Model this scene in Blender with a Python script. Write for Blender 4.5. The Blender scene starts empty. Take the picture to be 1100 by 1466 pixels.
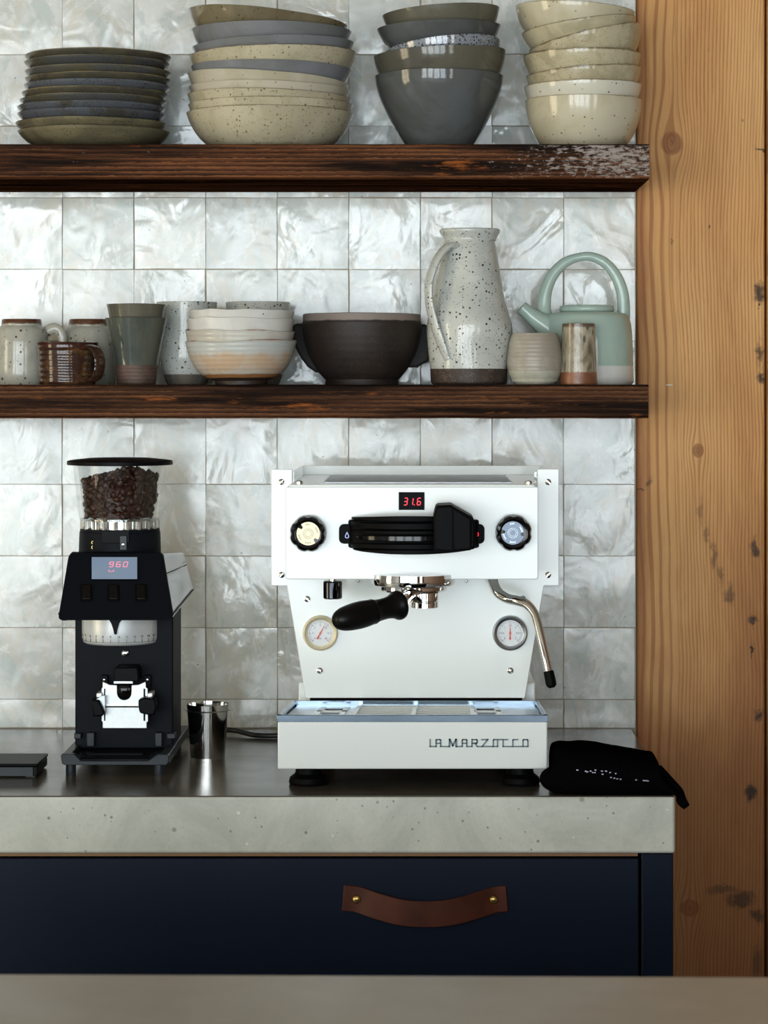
import bpy, bmesh, math, random
from mathutils import Vector, Matrix, Euler
from mathutils.noise import noise as pnoise

SC = bpy.context.scene
COL = SC.collection
PI = math.pi
rnd = random.Random(7)

# ---------------------------------------------------------------- camera
F = 3680.0          # focal length in pixels of the 1100x1466 frame
CD = 3.77           # distance camera - tiled wall
CZ = 1.405          # camera height
cam = bpy.data.cameras.new('camera')
cam.sensor_fit = 'VERTICAL'; cam.sensor_height = 36.0
cam.lens = F / 1466.0 * 36.0
cam.shift_x = -50.0 / 1466.0
cam.shift_y = -183.0 / 1466.0
cam.dof.use_dof = True; cam.dof.focus_distance = 3.34; cam.dof.aperture_fstop = 10.0
cam.clip_start = 0.05
co = bpy.data.objects.new('camera', cam); COL.objects.link(co)
co.location = (0, -CD, CZ); co.rotation_euler = (PI/2, 0, 0)
SC.camera = co

# ---------------------------------------------------------------- exposure, world, window light
SC.view_settings.view_transform = 'Standard'
SC.view_settings.look = 'None'
SC.view_settings.gamma = 1.0
SC.view_settings.exposure = 0.5
SC.view_settings.use_curve_mapping = False
w = bpy.data.worlds.new('world'); SC.world = w; w.use_nodes = True
w.node_tree.nodes['Background'].inputs[0].default_value = (0.75, 0.85, 1.0, 1)
w.node_tree.nodes['Background'].inputs[1].default_value = 1.0

ROOM_X0, ROOM_X1, ROOM_Y0, ROOM_H = -4.2, 3.2, -6.2, 2.9
def window_light(name, loc, rot, sx, sz, radiance, color):
    l = bpy.data.lights.new(name, 'AREA'); l.shape = 'RECTANGLE'
    l.size = sx; l.size_y = sz; l.color = color
    l.energy = radiance * PI * sx * sz
    o = bpy.data.objects.new(name, l); COL.objects.link(o)
    o.location = loc; o.rotation_euler = rot
    return o
# glazed doors in the wall opposite: (x0, x1, z0, z1, radiance, colour)
OPEN = [(-3.75, -2.55, 0.10, 2.40, 7.5, (.97, .98, .97)),
        (-2.30, -1.15, 0.10, 2.40, 8.0, (.90, .98, 1.0)),
        (-1.02,  0.05, 0.10, 2.40, 7.5, (.85, .95, 1.0)),
        ( 0.18,  1.25, 0.10, 2.40, 6.5, (.85, .95, 1.0)),
        ( 2.05,  2.75, 0.10, 2.40, 5.5, (1.0, .97, .90))]
for (a, b, c, d, r, colr) in OPEN:
    window_light('daylight', ((a+b)/2, ROOM_Y0-.12, (c+d)/2), (PI/2, 0, 0), b-a, d-c, r, colr)
# one door in the left wall, warm light off the garden: (y0, y1, z0, z1)
OPEN_L = (-2.9, -1.6, 0.15, 2.25)
window_light('daylight', (ROOM_X0-.12, (OPEN_L[0]+OPEN_L[1])/2, (OPEN_L[2]+OPEN_L[3])/2), (PI/2, 0, -PI/2),
             OPEN_L[1]-OPEN_L[0], OPEN_L[3]-OPEN_L[2], 5.5, (1.0, .80, .46))

# ---------------------------------------------------------------- small helpers
def X(px, D): return (px-600.0)*D/F
def Z(py, D): return CZ-(py-550.0)*D/F
def Y(D): return D-CD
def W(px, py, D): return Vector((X(px, D), Y(D), Z(py, D)))
def lin(c):
    c = c/255.0
    return c/12.92 if c <= .04045 else ((c+.055)/1.055)**2.4
def rgb(r, g=None, b=None):
    if g is None: r, g, b = r
    return (lin(r), lin(g), lin(b), 1.0)

class NT:
    def __init__(s, name):
        s.m = bpy.data.materials.new(name); s.m.use_nodes = True
        s.t = s.m.node_tree; s.n = s.t.nodes; s.l = s.t.links
        s.b = s.n['Principled BSDF']; s.out = s.n['Material Output']
        s._obj = None
    def new(s, t, **k):
        n = s.n.new(t)
        for a, v in k.items(): setattr(n, a, v)
        return n
    def link(s, a, b): s.l.new(a, b)
    def set(s, inp, v):
        if hasattr(v, 'is_linked') or hasattr(v, 'links'): s.link(v, inp)
        elif inp.type == 'RGBA' and isinstance(v, (int, float)): inp.default_value = (v, v, v, 1)
        else: inp.default_value = v
    def coord(s, which='Object'):
        if s._obj is None: s._obj = s.new('ShaderNodeTexCoord')
        return s._obj.outputs[which]
    def map(s, vec=None, scale=(1, 1, 1), loc=(0, 0, 0), rot=(0, 0, 0)):
        n = s.new('ShaderNodeMapping'); s.link(vec or s.coord(), n.inputs[0])
        n.inputs['Location'].default_value = loc; n.inputs['Rotation'].default_value = rot; n.inputs['Scale'].default_value = scale
        return n.outputs[0]
    def randvec(s, amount=40.0):
        # object coordinates shifted by a random amount per object
        oi = s.new('ShaderNodeObjectInfo')
        a = s.new('ShaderNodeVectorMath', operation='SCALE')
        c = s.new('ShaderNodeCombineXYZ')
        s.link(oi.outputs['Random'], c.inputs[0])
        m1 = s.math('MULTIPLY', oi.outputs['Random'], 7.31); s.link(s.math('FRACT', m1), c.inputs[1])
        m2 = s.math('MULTIPLY', oi.outputs['Random'], 23.7); s.link(s.math('FRACT', m2), c.inputs[2])
        s.link(c.outputs[0], a.inputs[0]); a.inputs['Scale'].default_value = amount
        b = s.new('ShaderNodeVectorMath', operation='ADD')
        s.link(s.coord(), b.inputs[0]); s.link(a.outputs[0], b.inputs[1])
        return b.outputs[0], oi.outputs['Random']
    def noise(s, scale, vec=None, detail=3.0, rough=.5, dist=0.0):
        n = s.new('ShaderNodeTexNoise'); s.link(vec or s.coord(), n.inputs['Vector'])
        n.inputs['Scale'].default_value = scale; n.inputs['Detail'].default_value = detail
        n.inputs['Roughness'].default_value = rough; n.inputs['Distortion'].default_value = dist
        return n.outputs['Fac']
    def voro(s, scale, vec=None, feature='F1', rand=1.0):
        n = s.new('ShaderNodeTexVoronoi', feature=feature); s.link(vec or s.coord(), n.inputs['Vector'])
        n.inputs['Scale'].default_value = scale; n.inputs['Randomness'].default_value = rand
        return n
    def ramp(s, fac, stops, interp='LINEAR'):
        n = s.new('ShaderNodeValToRGB'); s.link(fac, n.inputs[0]); n.color_ramp.interpolation = interp
        e = n.color_ramp.elements
        while len(e) < len(stops): e.new(.5)
        for i, (p, c) in enumerate(stops):
            e[i].position = p; e[i].color = c if not isinstance(c, (int, float)) else (c, c, c, 1)
        return n.outputs[0]
    def math(s, op, a, b=0.0, c=None, clamp=False):
        n = s.new('ShaderNodeMath', operation=op, use_clamp=clamp); s.set(n.inputs[0], a); s.set(n.inputs[1], b)
        if c is not None: s.set(n.inputs[2], c)
        return n.outputs[0]
    def mix(s, fac, a, b, mode='MIX'):
        n = s.new('ShaderNodeMix', data_type='RGBA', blend_type=mode)
        s.set(n.inputs[0], fac); s.set(n.inputs[6], a); s.set(n.inputs[7], b)
        return n.outputs[2]
    def sep(s, vec=None):
        n = s.new('ShaderNodeSeparateXYZ'); s.link(vec or s.coord(), n.inputs[0]); return n.outputs
    def step(s, v, lo, hi):
        n = s.new('ShaderNodeMapRange', interpolation_type='SMOOTHSTEP'); s.set(n.inputs[0], v)
        n.inputs[1].default_value = lo; n.inputs[2].default_value = hi
        return n.outputs[0]
    def bump(s, h, strength=.3, dist=.001, normal=None):
        n = s.new('ShaderNodeBump'); s.link(h, n.inputs['Height'])
        n.inputs['Strength'].default_value = strength; n.inputs['Distance'].default_value = dist
        if normal: s.link(normal, n.inputs['Normal'])
        return n.outputs[0]
    def fin(s, color=None, rough=None, normal=None, metal=None, coat=None, spec=None, sheen=None):
        b = s.b.inputs
        if color is not None: s.set(b['Base Color'], color)
        if rough is not None: s.set(b['Roughness'], rough)
        if metal is not None: s.set(b['Metallic'], metal)
        if coat is not None: b['Coat Weight'].default_value = coat; b['Coat Roughness'].default_value = .05
        if spec is not None: b['Specular IOR Level'].default_value = spec
        if sheen is not None: b['Sheen Weight'].default_value = sheen
        if normal is not None: s.link(normal, b['Normal'])
        return s.m

def plain(name, c, rough=.4, metal=0.0, nscale=60.0, namt=.06, bump=0.0, spec=None, coat=None, sheen=None, rvar=0.0):
    """simple paint / plastic / metal with faint procedural variation"""
    t = NT(name)
    n = t.noise(nscale, detail=4)
    dark = tuple(x*(1-namt) for x in c[:3])+(1,); light = tuple(min(1, x*(1+namt)) for x in c[:3])+(1,)
    colr = t.ramp(n, [(.3, dark), (.7, light)])
    r = rough
    if rvar: r = t.math('ADD', t.math('MULTIPLY', t.noise(nscale*.4, detail=5), rvar*2), rough-rvar)
    nm = t.bump(t.noise(nscale*6, detail=3), bump, .0005) if bump else None
    return t.fin(colr, r, nm, metal, coat, spec, sheen)

def ceramic(name, base, var=None, vscale=14.0, vlo=.42, vhi=.6, specks=None, fine=None, bands=(), rim=None,
            rough=.16, rings=0.0, streak=False, brings=0.0, varz=None, mottle=None, perobj=.0, bumpy=.25):
    """glaze. specks=(cells per m, radius fraction, share, colour); bands=[(z below which, colour, rough)]; rim=(z0,z1,colour)"""
    t = NT(name)
    v, rv = t.randvec()
    colr = base
    if var:
        vv = t.map(v, (1, 1, .35)) if streak else v
        mv = t.step(t.noise(vscale, vv, 5, .6, .6), vlo, vhi)
        if varz:
            zn = t.math('ADD', t.sep()[2], t.math('MULTIPLY', t.math('SUBTRACT', t.noise(28, t.map(v, (1, 1, .3)), 4, .6), .5), varz[2]))
            mv = t.math('MULTIPLY', t.math('ADD', t.math('MULTIPLY', mv, .6), .4), t.math('SUBTRACT', 1.0, t.step(zn, varz[0], varz[1])))
        colr = t.mix(mv, base, var)
    if perobj:
        k = t.math('ADD', t.math('MULTIPLY', rv, perobj*2), 1-perobj)
        h = t.new('ShaderNodeHueSaturation'); t.link(k, h.inputs['Value']); t.set(h.inputs['Color'], colr); colr = h.outputs[0]
    if mottle:
        mc, msc, lo, hi = mottle
        colr = t.mix(t.step(t.noise(msc, v, 6, .7), lo, hi), colr, mc)
    ro = rough
    masks = []
    if fine:
        fsc, fthr, fcol = fine
        vo = t.voro(fsc, v)
        m = t.math('MULTIPLY', t.math('LESS_THAN', vo.outputs['Distance'], fthr), t.step(t.noise(fsc*.12, v, 3), .38, .62))
        colr = t.mix(m, colr, fcol)
    if specks:
        for (sc, rad, share, scol) in ([specks] if not isinstance(specks, list) else specks):
            vo = t.voro(sc, v)
            r, g, b = [t.new('ShaderNodeSeparateColor')]*3
            t.link(vo.outputs['Color'], r.inputs[0])
            size = t.math('MULTIPLY', t.math('SUBTRACT', r.outputs[0], 1-share), rad/share)
            m = t.step(t.math('SUBTRACT', size, vo.outputs['Distance']), -.04, .04)
            m = t.math('MULTIPLY', m, t.math('GREATER_THAN', size, .02))
            colr = t.mix(m, colr, scol)
            ro = t.math('ADD', t.math('MULTIPLY', m, .3), ro)
    zz = t.sep()[2]
    zw = t.math('ADD', zz, t.math('MULTIPLY', t.math('SUBTRACT', t.noise(18, v, 2), .5), .004))
    if rim:
        z0, z1, rc = rim
        ragged = t.math('ADD', zz, t.math('MULTIPLY', t.math('SUBTRACT', t.noise(70, v, 4), .5), (z1-z0)*1.6))
        colr = t.mix(t.step(ragged, z0, z1), colr, rc)
    for (zb, bc, br) in bands:
        m = t.math('LESS_THAN', zw, zb)
        if bc is not None:
            cc = t.mix(t.noise(120, v, 4), tuple(x*.7 for x in bc[:3])+(1,), tuple(min(1, x*1.25) for x in bc[:3])+(1,))
            colr = t.mix(m, colr, cc)
        ro = t.math('ADD', t.math('MULTIPLY', m, br), ro, clamp=True)
    h = t.noise(45, v, 3)
    nm = t.bump(h, bumpy, .0012)
    if rings:
        wv = t.new('ShaderNodeTexWave', wave_type='BANDS', bands_direction='Z'); t.link(t.coord(), wv.inputs[0])
        wv.inputs['Scale'].default_value = rings; wv.inputs['Distortion'].default_value = 1.0; wv.inputs['Detail'].default_value = 2
        nm = t.bump(wv.outputs['Fac'], brings, .001, nm)
    return t.fin(colr, ro, nm)

# ---------------------------------------------------------------- mesh helpers
def lathe(bm, prof, seg=64, center=(0, 0, 0), rot=None, wob=None):
    """prof: (r, z) list; turned about local z; rot: Matrix turning the axis"""
    c = Vector(center); rows = []
    for (r, z) in prof:
        if r < 1e-6:
            p = Vector((0, 0, z)); p = (rot @ p if rot else p)+c
            rows.append([bm.verts.new(p)])
        else:
            row = []
            for i in range(seg):
                a = 2*PI*i/seg; rr = r; zz = z
                if wob: rr, zz = wob(r, z, a)
                p = Vector((rr*math.cos(a), rr*math.sin(a), zz)); p = (rot @ p if rot else p)+c
                row.append(bm.verts.new(p))
            rows.append(row)
    for A, B in zip(rows, rows[1:]):
        if len(A) == 1 and len(B) == 1: continue
        for i in range(seg):
            j = (i+1) % seg
            if len(A) == 1: bm.faces.new((A[0], B[j], B[i]))
            elif len(B) == 1: bm.faces.new((A[i], A[j], B[0]))
            else: bm.faces.new((A[i], A[j], B[j], B[i]))
    return rows

def axis_rot(d):
    return Vector(d).normalized().to_track_quat('Z', 'Y').to_matrix()

def lathe_along(bm, prof, p0, p1, seg=40):
    """prof (r, t) with t in metres from p0 towards p1"""
    p0 = Vector(p0); d = Vector(p1)-p0
    lathe(bm, prof, seg, p0, axis_rot(d))

def box(bm, x0, x1, y0, y1, z0, z1):
    vs = [bm.verts.new((x, y, z)) for z in (z0, z1) for y in (y0, y1) for x in (x0, x1)]
    for f in ((0, 2, 3, 1), (4, 5, 7, 6), (0, 1, 5, 4), (2, 6, 7, 3), (0, 4, 6, 2), (1, 3, 7, 5)):
        bm.faces.new([vs[i] for i in f])

def loft(bm, A, B, cap=True):
    a = [bm.verts.new(p) for p in A]; b = [bm.verts.new(p) for p in B]
    n = len(a)
    for i in range(n):
        j = (i+1) % n; bm.faces.new((a[i], a[j], b[j], b[i]))
    if cap: bm.faces.new(a[::-1]); bm.faces.new(b)

def prism(bm, pts, D0, D1, par=False):
    """outline in photograph pixels at depth D0, run straight back to depth D1"""
    A = [W(px, py, D0) for (px, py) in pts]
    B = [Vector((p.x, Y(D1), p.z)) for p in A]
    loft(bm, A, B)

def prism_xz(bm, pts, y0, y1):
    loft(bm, [Vector((x, y0, z)) for x, z in pts], [Vector((x, y1, z)) for x, z in pts])

def rrect(x0, y0, x1, y1, r, n=5):
    out = []
    for cx, cy, a0 in ((x1-r, y0+r, -PI/2), (x1-r, y1-r, 0), (x0+r, y1-r, PI/2), (x0+r, y0+r, PI)):
        for i in range(n+1):
            a = a0+PI/2*i/n; out.append((cx+r*math.cos(a), cy+r*math.sin(a)))
    return out

def catmull(pts, n=8):
    P = [Vector(p) for p in pts]; out = []
    for i in range(len(P)-1):
        p0 = P[i-1] if i else P[0]*2-P[1]; p1 = P[i]; p2 = P[i+1]; p3 = P[i+2] if i+2 < len(P) else P[-1]*2-P[-2]
        for k in range(n):
            t = k/n
            out.append(.5*((2*p1)+(-p0+p2)*t+(2*p0-5*p1+4*p2-p3)*t*t+(-p0+3*p1-3*p2+p3)*t**3))
    out.append(P[-1]); return out

def tube(bm, pts, radii, seg=16, flat=None, smooth=8, cap=True, up=Vector((0, 0, 1))):
    """pts through 3-D; radii number or list; flat=(a,b) scales of the section (side, up)"""
    if smooth:
        if isinstance(radii, (list, tuple)):
            rr = [v.x for v in catmull([(r, 0, 0) for r in radii], smooth)]
        P = catmull(pts, smooth)
        R = rr if isinstance(radii, (list, tuple)) else [radii]*len(P)
    else:
        P = [Vector(p) for p in pts]; R = radii if isinstance(radii, (list, tuple)) else [radii]*len(P)
    rows = []; prev = None
    for i, p in enumerate(P):
        t = (P[min(i+1, len(P)-1)]-P[max(i-1, 0)]).normalized()
        if prev is None:
            s = t.cross(up)
            if s.length < .1: s = t.cross(Vector((0, 1, 0)))
            s.normalize()
        else:
            s = (prev-t*prev.dot(t)).normalized()
        prev = s; u = s.cross(t)
        fa, fb = flat or (1, 1)
        rows.append([bm.verts.new(p+s*math.cos(2*PI*k/seg)*R[i]*fa+u*math.sin(2*PI*k/seg)*R[i]*fb) for k in range(seg)])
    for A, B in zip(rows, rows[1:]):
        for k in range(seg):
            j = (k+1) % seg; bm.faces.new((A[k], A[j], B[j], B[k]))
    if cap:
        bm.faces.new(rows[0][::-1]); bm.faces.new(rows[-1])

def root_loc(o):
    v = Vector((0, 0, 0))
    while o is not None: v += o.location; o = o.parent
    return v

def obj(name, bm, mat, parent=None, local=False, bevel=0.0, seg=2, sharp=35, sub=0, origin=None, smooth=True):
    """link ONE mesh object; vertices are given in world space unless local"""
    if isinstance(bm, bmesh.types.BMesh):
        bmesh.ops.recalc_face_normals(bm, faces=bm.faces)
        me = bpy.data.meshes.new(name); bm.to_mesh(me); bm.free()
    else: me = bm
    o = bpy.data.objects.new(name, me); COL.objects.link(o)
    if mat: me.materials.append(mat)
    if parent is not None: o.parent = parent
    off = Vector((0, 0, 0))
    if not local:
        off = root_loc(parent) if parent is not None else Vector(origin or (0, 0, 0))
        me.transform(Matrix.Translation(-off))
        if parent is None: o.location = off
    if smooth:
        me.shade_smooth()
        me.set_sharp_from_angle(angle=math.radians(sharp))
    if bevel:
        b = o.modifiers.new('bevel', 'BEVEL'); b.width = bevel; b.segments = seg; b.limit_method = 'ANGLE'; b.angle_limit = math.radians(40)
        b.harden_normals = False
    if sub:
        s_ = o.modifiers.new('sub', 'SUBSURF'); s_.levels = sub; s_.render_levels = sub
    return o

def tag(o, label, cat, group=None):
    o['label'] = label; o['category'] = cat
    if group: o['group'] = group
    return o
def thing(name, label, cat, loc=(0, 0, 0), group=None):
    o = bpy.data.objects.new(name, None); COL.objects.link(o); o.location = loc
    o.empty_display_size = .05
    return tag(o, label, cat, group)
def struct(o):
    o['kind'] = 'structure'; return o
NB = bmesh.new

def text_mesh(body, size, extrude=.0002, spacing=1.0):
    c = bpy.data.curves.new('text', 'FONT'); c.body = body; c.size = size; c.extrude = extrude
    c.align_x = 'CENTER'; c.align_y = 'CENTER'; c.resolution_u = 3; c.space_character = spacing
    o = bpy.data.objects.new('text', c); COL.objects.link(o)
    bpy.context.view_layer.update()
    me = bpy.data.meshes.new_from_object(o.evaluated_get(bpy.context.evaluated_depsgraph_get()))
    bpy.data.objects.remove(o); bpy.data.curves.remove(c)
    return me
def add_text(bm, body, size, loc, rotz=0.0, extrude=.0002, roll=0.0):
    me = text_mesh(body, size, extrude)
    me.transform(Matrix.Translation(loc) @ Matrix.Rotation(rotz, 4, 'Z') @ Matrix.Rotation(PI/2, 4, 'X') @ Matrix.Rotation(roll, 4, 'Z'))
    bm.from_mesh(me); bpy.data.meshes.remove(me)
SEG7 = {'0': 'abcdef', '1': 'bc', '2': 'abged', '3': 'abgcd', '4': 'fgbc', '5': 'afgcd', '6': 'afgecd', '7': 'abc', '8': 'abcdefg', '9': 'abcdfg'}
def seg7(bm, s, x, y, z, w_, h_, t, gap, slant=.12, dot_after=None):
    """seven-segment digits facing -y, lower left corner at x, z"""
    def bar(xa, za, xb, zb):
        d = Vector((xb-xa, 0, zb-za)).normalized(); n = Vector((-d.z, 0, d.x))*t/2
        q = [Vector((xa, y, za))+n+d*t*.3, Vector((xb, y, zb))+n-d*t*.3, Vector((xb, y, zb))-n-d*t*.3, Vector((xa, y, za))-n+d*t*.3]
        q = [Vector((p.x+(p.z-z)*slant, p.y, p.z)) for p in q]
        loft(bm, q, [p+Vector((0, .0003, 0)) for p in q])
    cx = x
    for i, ch in enumerate(s):
        if ch == ' ': cx += gap; continue
        L, R, B, M, T = cx, cx+w_, z, z+h_/2, z+h_
        segs = dict(a=(L, T, R, T), b=(R, M, R, T), c=(R, B, R, M), d=(L, B, R, B), e=(L, B, L, M), f=(L, M, L, T), g=(L, M, R, M))
        for k in SEG7[ch]: bar(*segs[k])
        cx += w_+gap
        if dot_after == i: box(bm, cx-gap*.62, cx-gap*.62+t, y, y+.0003, z-t*.5, z+t*.5)

# ================================================================ materials of the setting
def mat_tile():
    t = NT('zellige_glaze')
    v, rv = t.randvec()
    cloud = t.noise(11, v, 5, .62, 1.2)
    colr = t.ramp(cloud, [(.25, rgb(196, 200, 196)), (.45, rgb(216, 220, 215)), (.6, rgb(230, 233, 229)), (.8, rgb(238, 240, 234))])
    pink = t.step(t.noise(7, t.map(v, loc=(3, 9, 4)), 4, .6, .8), .56, .72)
    colr = t.mix(t.math('MULTIPLY', pink, .45), colr, rgb(204, 192, 186))
    grn = t.step(t.noise(16, t.map(v, loc=(13, 2, 7)), 4, .6, 1.5), .56, .7)
    colr = t.mix(t.math('MULTIPLY', grn, .4), colr, rgb(186, 198, 188))
    crm = t.step(t.noise(9, t.map(v, (1, 1, .7), loc=(23, 5, 1)), 6, .68, 2.2), .50, .60)
    colr = t.mix(t.math('MULTIPLY', crm, .5), colr, rgb(218, 210, 192))
    cel = t.step(t.noise(12, t.map(v, (1, 1, .6), loc=(2, 31, 9)), 6, .7, 2.6), .53, .60)
    colr = t.mix(t.math('MULTIPLY', cel, .5), colr, rgb(190, 203, 198))
    wht = t.step(t.noise(14, t.map(v, (1, 1, .7), loc=(2, 3, 39)), 7, .72, 3.0), .55, .60)
    colr = t.mix(t.math('MULTIPLY', wht, .7), colr, rgb(240, 242, 238))
    h = t.new('ShaderNodeHueSaturation'); t.link(t.math('ADD', t.math('MULTIPLY', rv, .12), .88), h.inputs['Value']); t.set(h.inputs['Color'], colr); colr = h.outputs[0]
    pit = t.voro(90, v); sc_ = t.new('ShaderNodeSeparateColor'); t.link(pit.outputs['Color'], sc_.inputs[0])
    m = t.math('MULTIPLY', t.math('LESS_THAN', pit.outputs['Distance'], .09), t.math('GREATER_THAN', sc_.outputs[0], .94))
    colr = t.mix(m, colr, rgb(120, 112, 100))
    big = t.noise(13, v, 2.5, .5, .9)
    mid = t.noise(42, t.map(v, (1, 1, .6)), 3, .55, 1.4)
    nm = t.bump(big, .5, .0034)
    nm = t.bump(mid, .3, .00065, nm)
    ro = t.ramp(t.noise(9, t.map(v, loc=(5, 5, 5)), 4), [(.35, .06), (.7, .22)])
    return t.fin(colr, ro, nm, coat=.0, spec=.6)

def mat_oldwood(name, lo, mid, hi, weather=None, dirt=.5):
    """reclaimed board, grain along x. weather = x beyond which grey paint remains show"""
    t = NT(name)
    g = t.noise(1.0, t.map(scale=(5, 110, 190)), 7, .72, .7)
    wv = t.new('ShaderNodeTexWave', wave_type='BANDS', bands_direction='Z', wave_profile='SAW'); t.link(t.map(scale=(.12, .5, 1)), wv.inputs[0])
    wv.inputs['Scale'].default_value = 52; wv.inputs['Distortion'].default_value = 2.6; wv.inputs['Detail'].default_value = 4; wv.inputs['Detail Scale'].default_value = 14; wv.inputs['Detail Roughness'].default_value = .7
    g = t.math('ADD', t.math('MULTIPLY', g, .62), t.math('MULTIPLY', wv.outputs['Fac'], .34))
    g2 = t.noise(1.0, t.map(scale=(2.2, 30, 42), loc=(7, 1, 2)), 5, .6, .5)
    colr = t.ramp(g, [(.30, lo), (.5, mid), (.66, hi)])
    colr = t.mix(t.step(g2, .40, .62), colr, tuple(c*.36 for c in lo[:3])+(1,))
    orange = t.step(t.noise(1.0, t.map(scale=(9, 40, 75), loc=(1, 4, 8)), 6, .7), .60, .70)
    colr = t.mix(t.math('MULTIPLY', orange, .8), colr, rgb(150, 84, 38))
    nm = t.bump(g, .8, .0022)
    if weather is not None:
        x, y, z = t.sep()
        amt = t.step(x, weather-.22, weather+.12)
        pn = t.noise(1.0, t.map(scale=(75, 170, 230), loc=(3, 3, 3)), 9, .8)
        pn2 = t.noise(1.0, t.map(scale=(11, 20, 22)), 3, .5)
        thr = t.math('ADD', t.math('MULTIPLY', amt, .20), t.math('MULTIPLY', t.math('SUBTRACT', pn2, .5), .25))
        m = t.step(t.math('ADD', pn, thr), .66, .72)
        m = t.math('MULTIPLY', m, t.step(y, -.2385, -.2392))
        colr = t.mix(t.math('MULTIPLY', m, .85), colr, t.mix(pn, rgb(118, 104, 94), rgb(196, 186, 178)))
        nm = t.bump(m, .5, .0006, nm)
    ro = t.ramp(g, [(.3, .7), (.7, .9)])
    geo = t.new('ShaderNodeNewGeometry'); up = t.math('GREATER_THAN', t.sep(geo.outputs['Normal'])[2], -.6)
    t.link(t.math('MULTIPLY', up, .12), t.b.inputs['Specular IOR Level'])
    return t.fin(colr, ro, nm)

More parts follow.
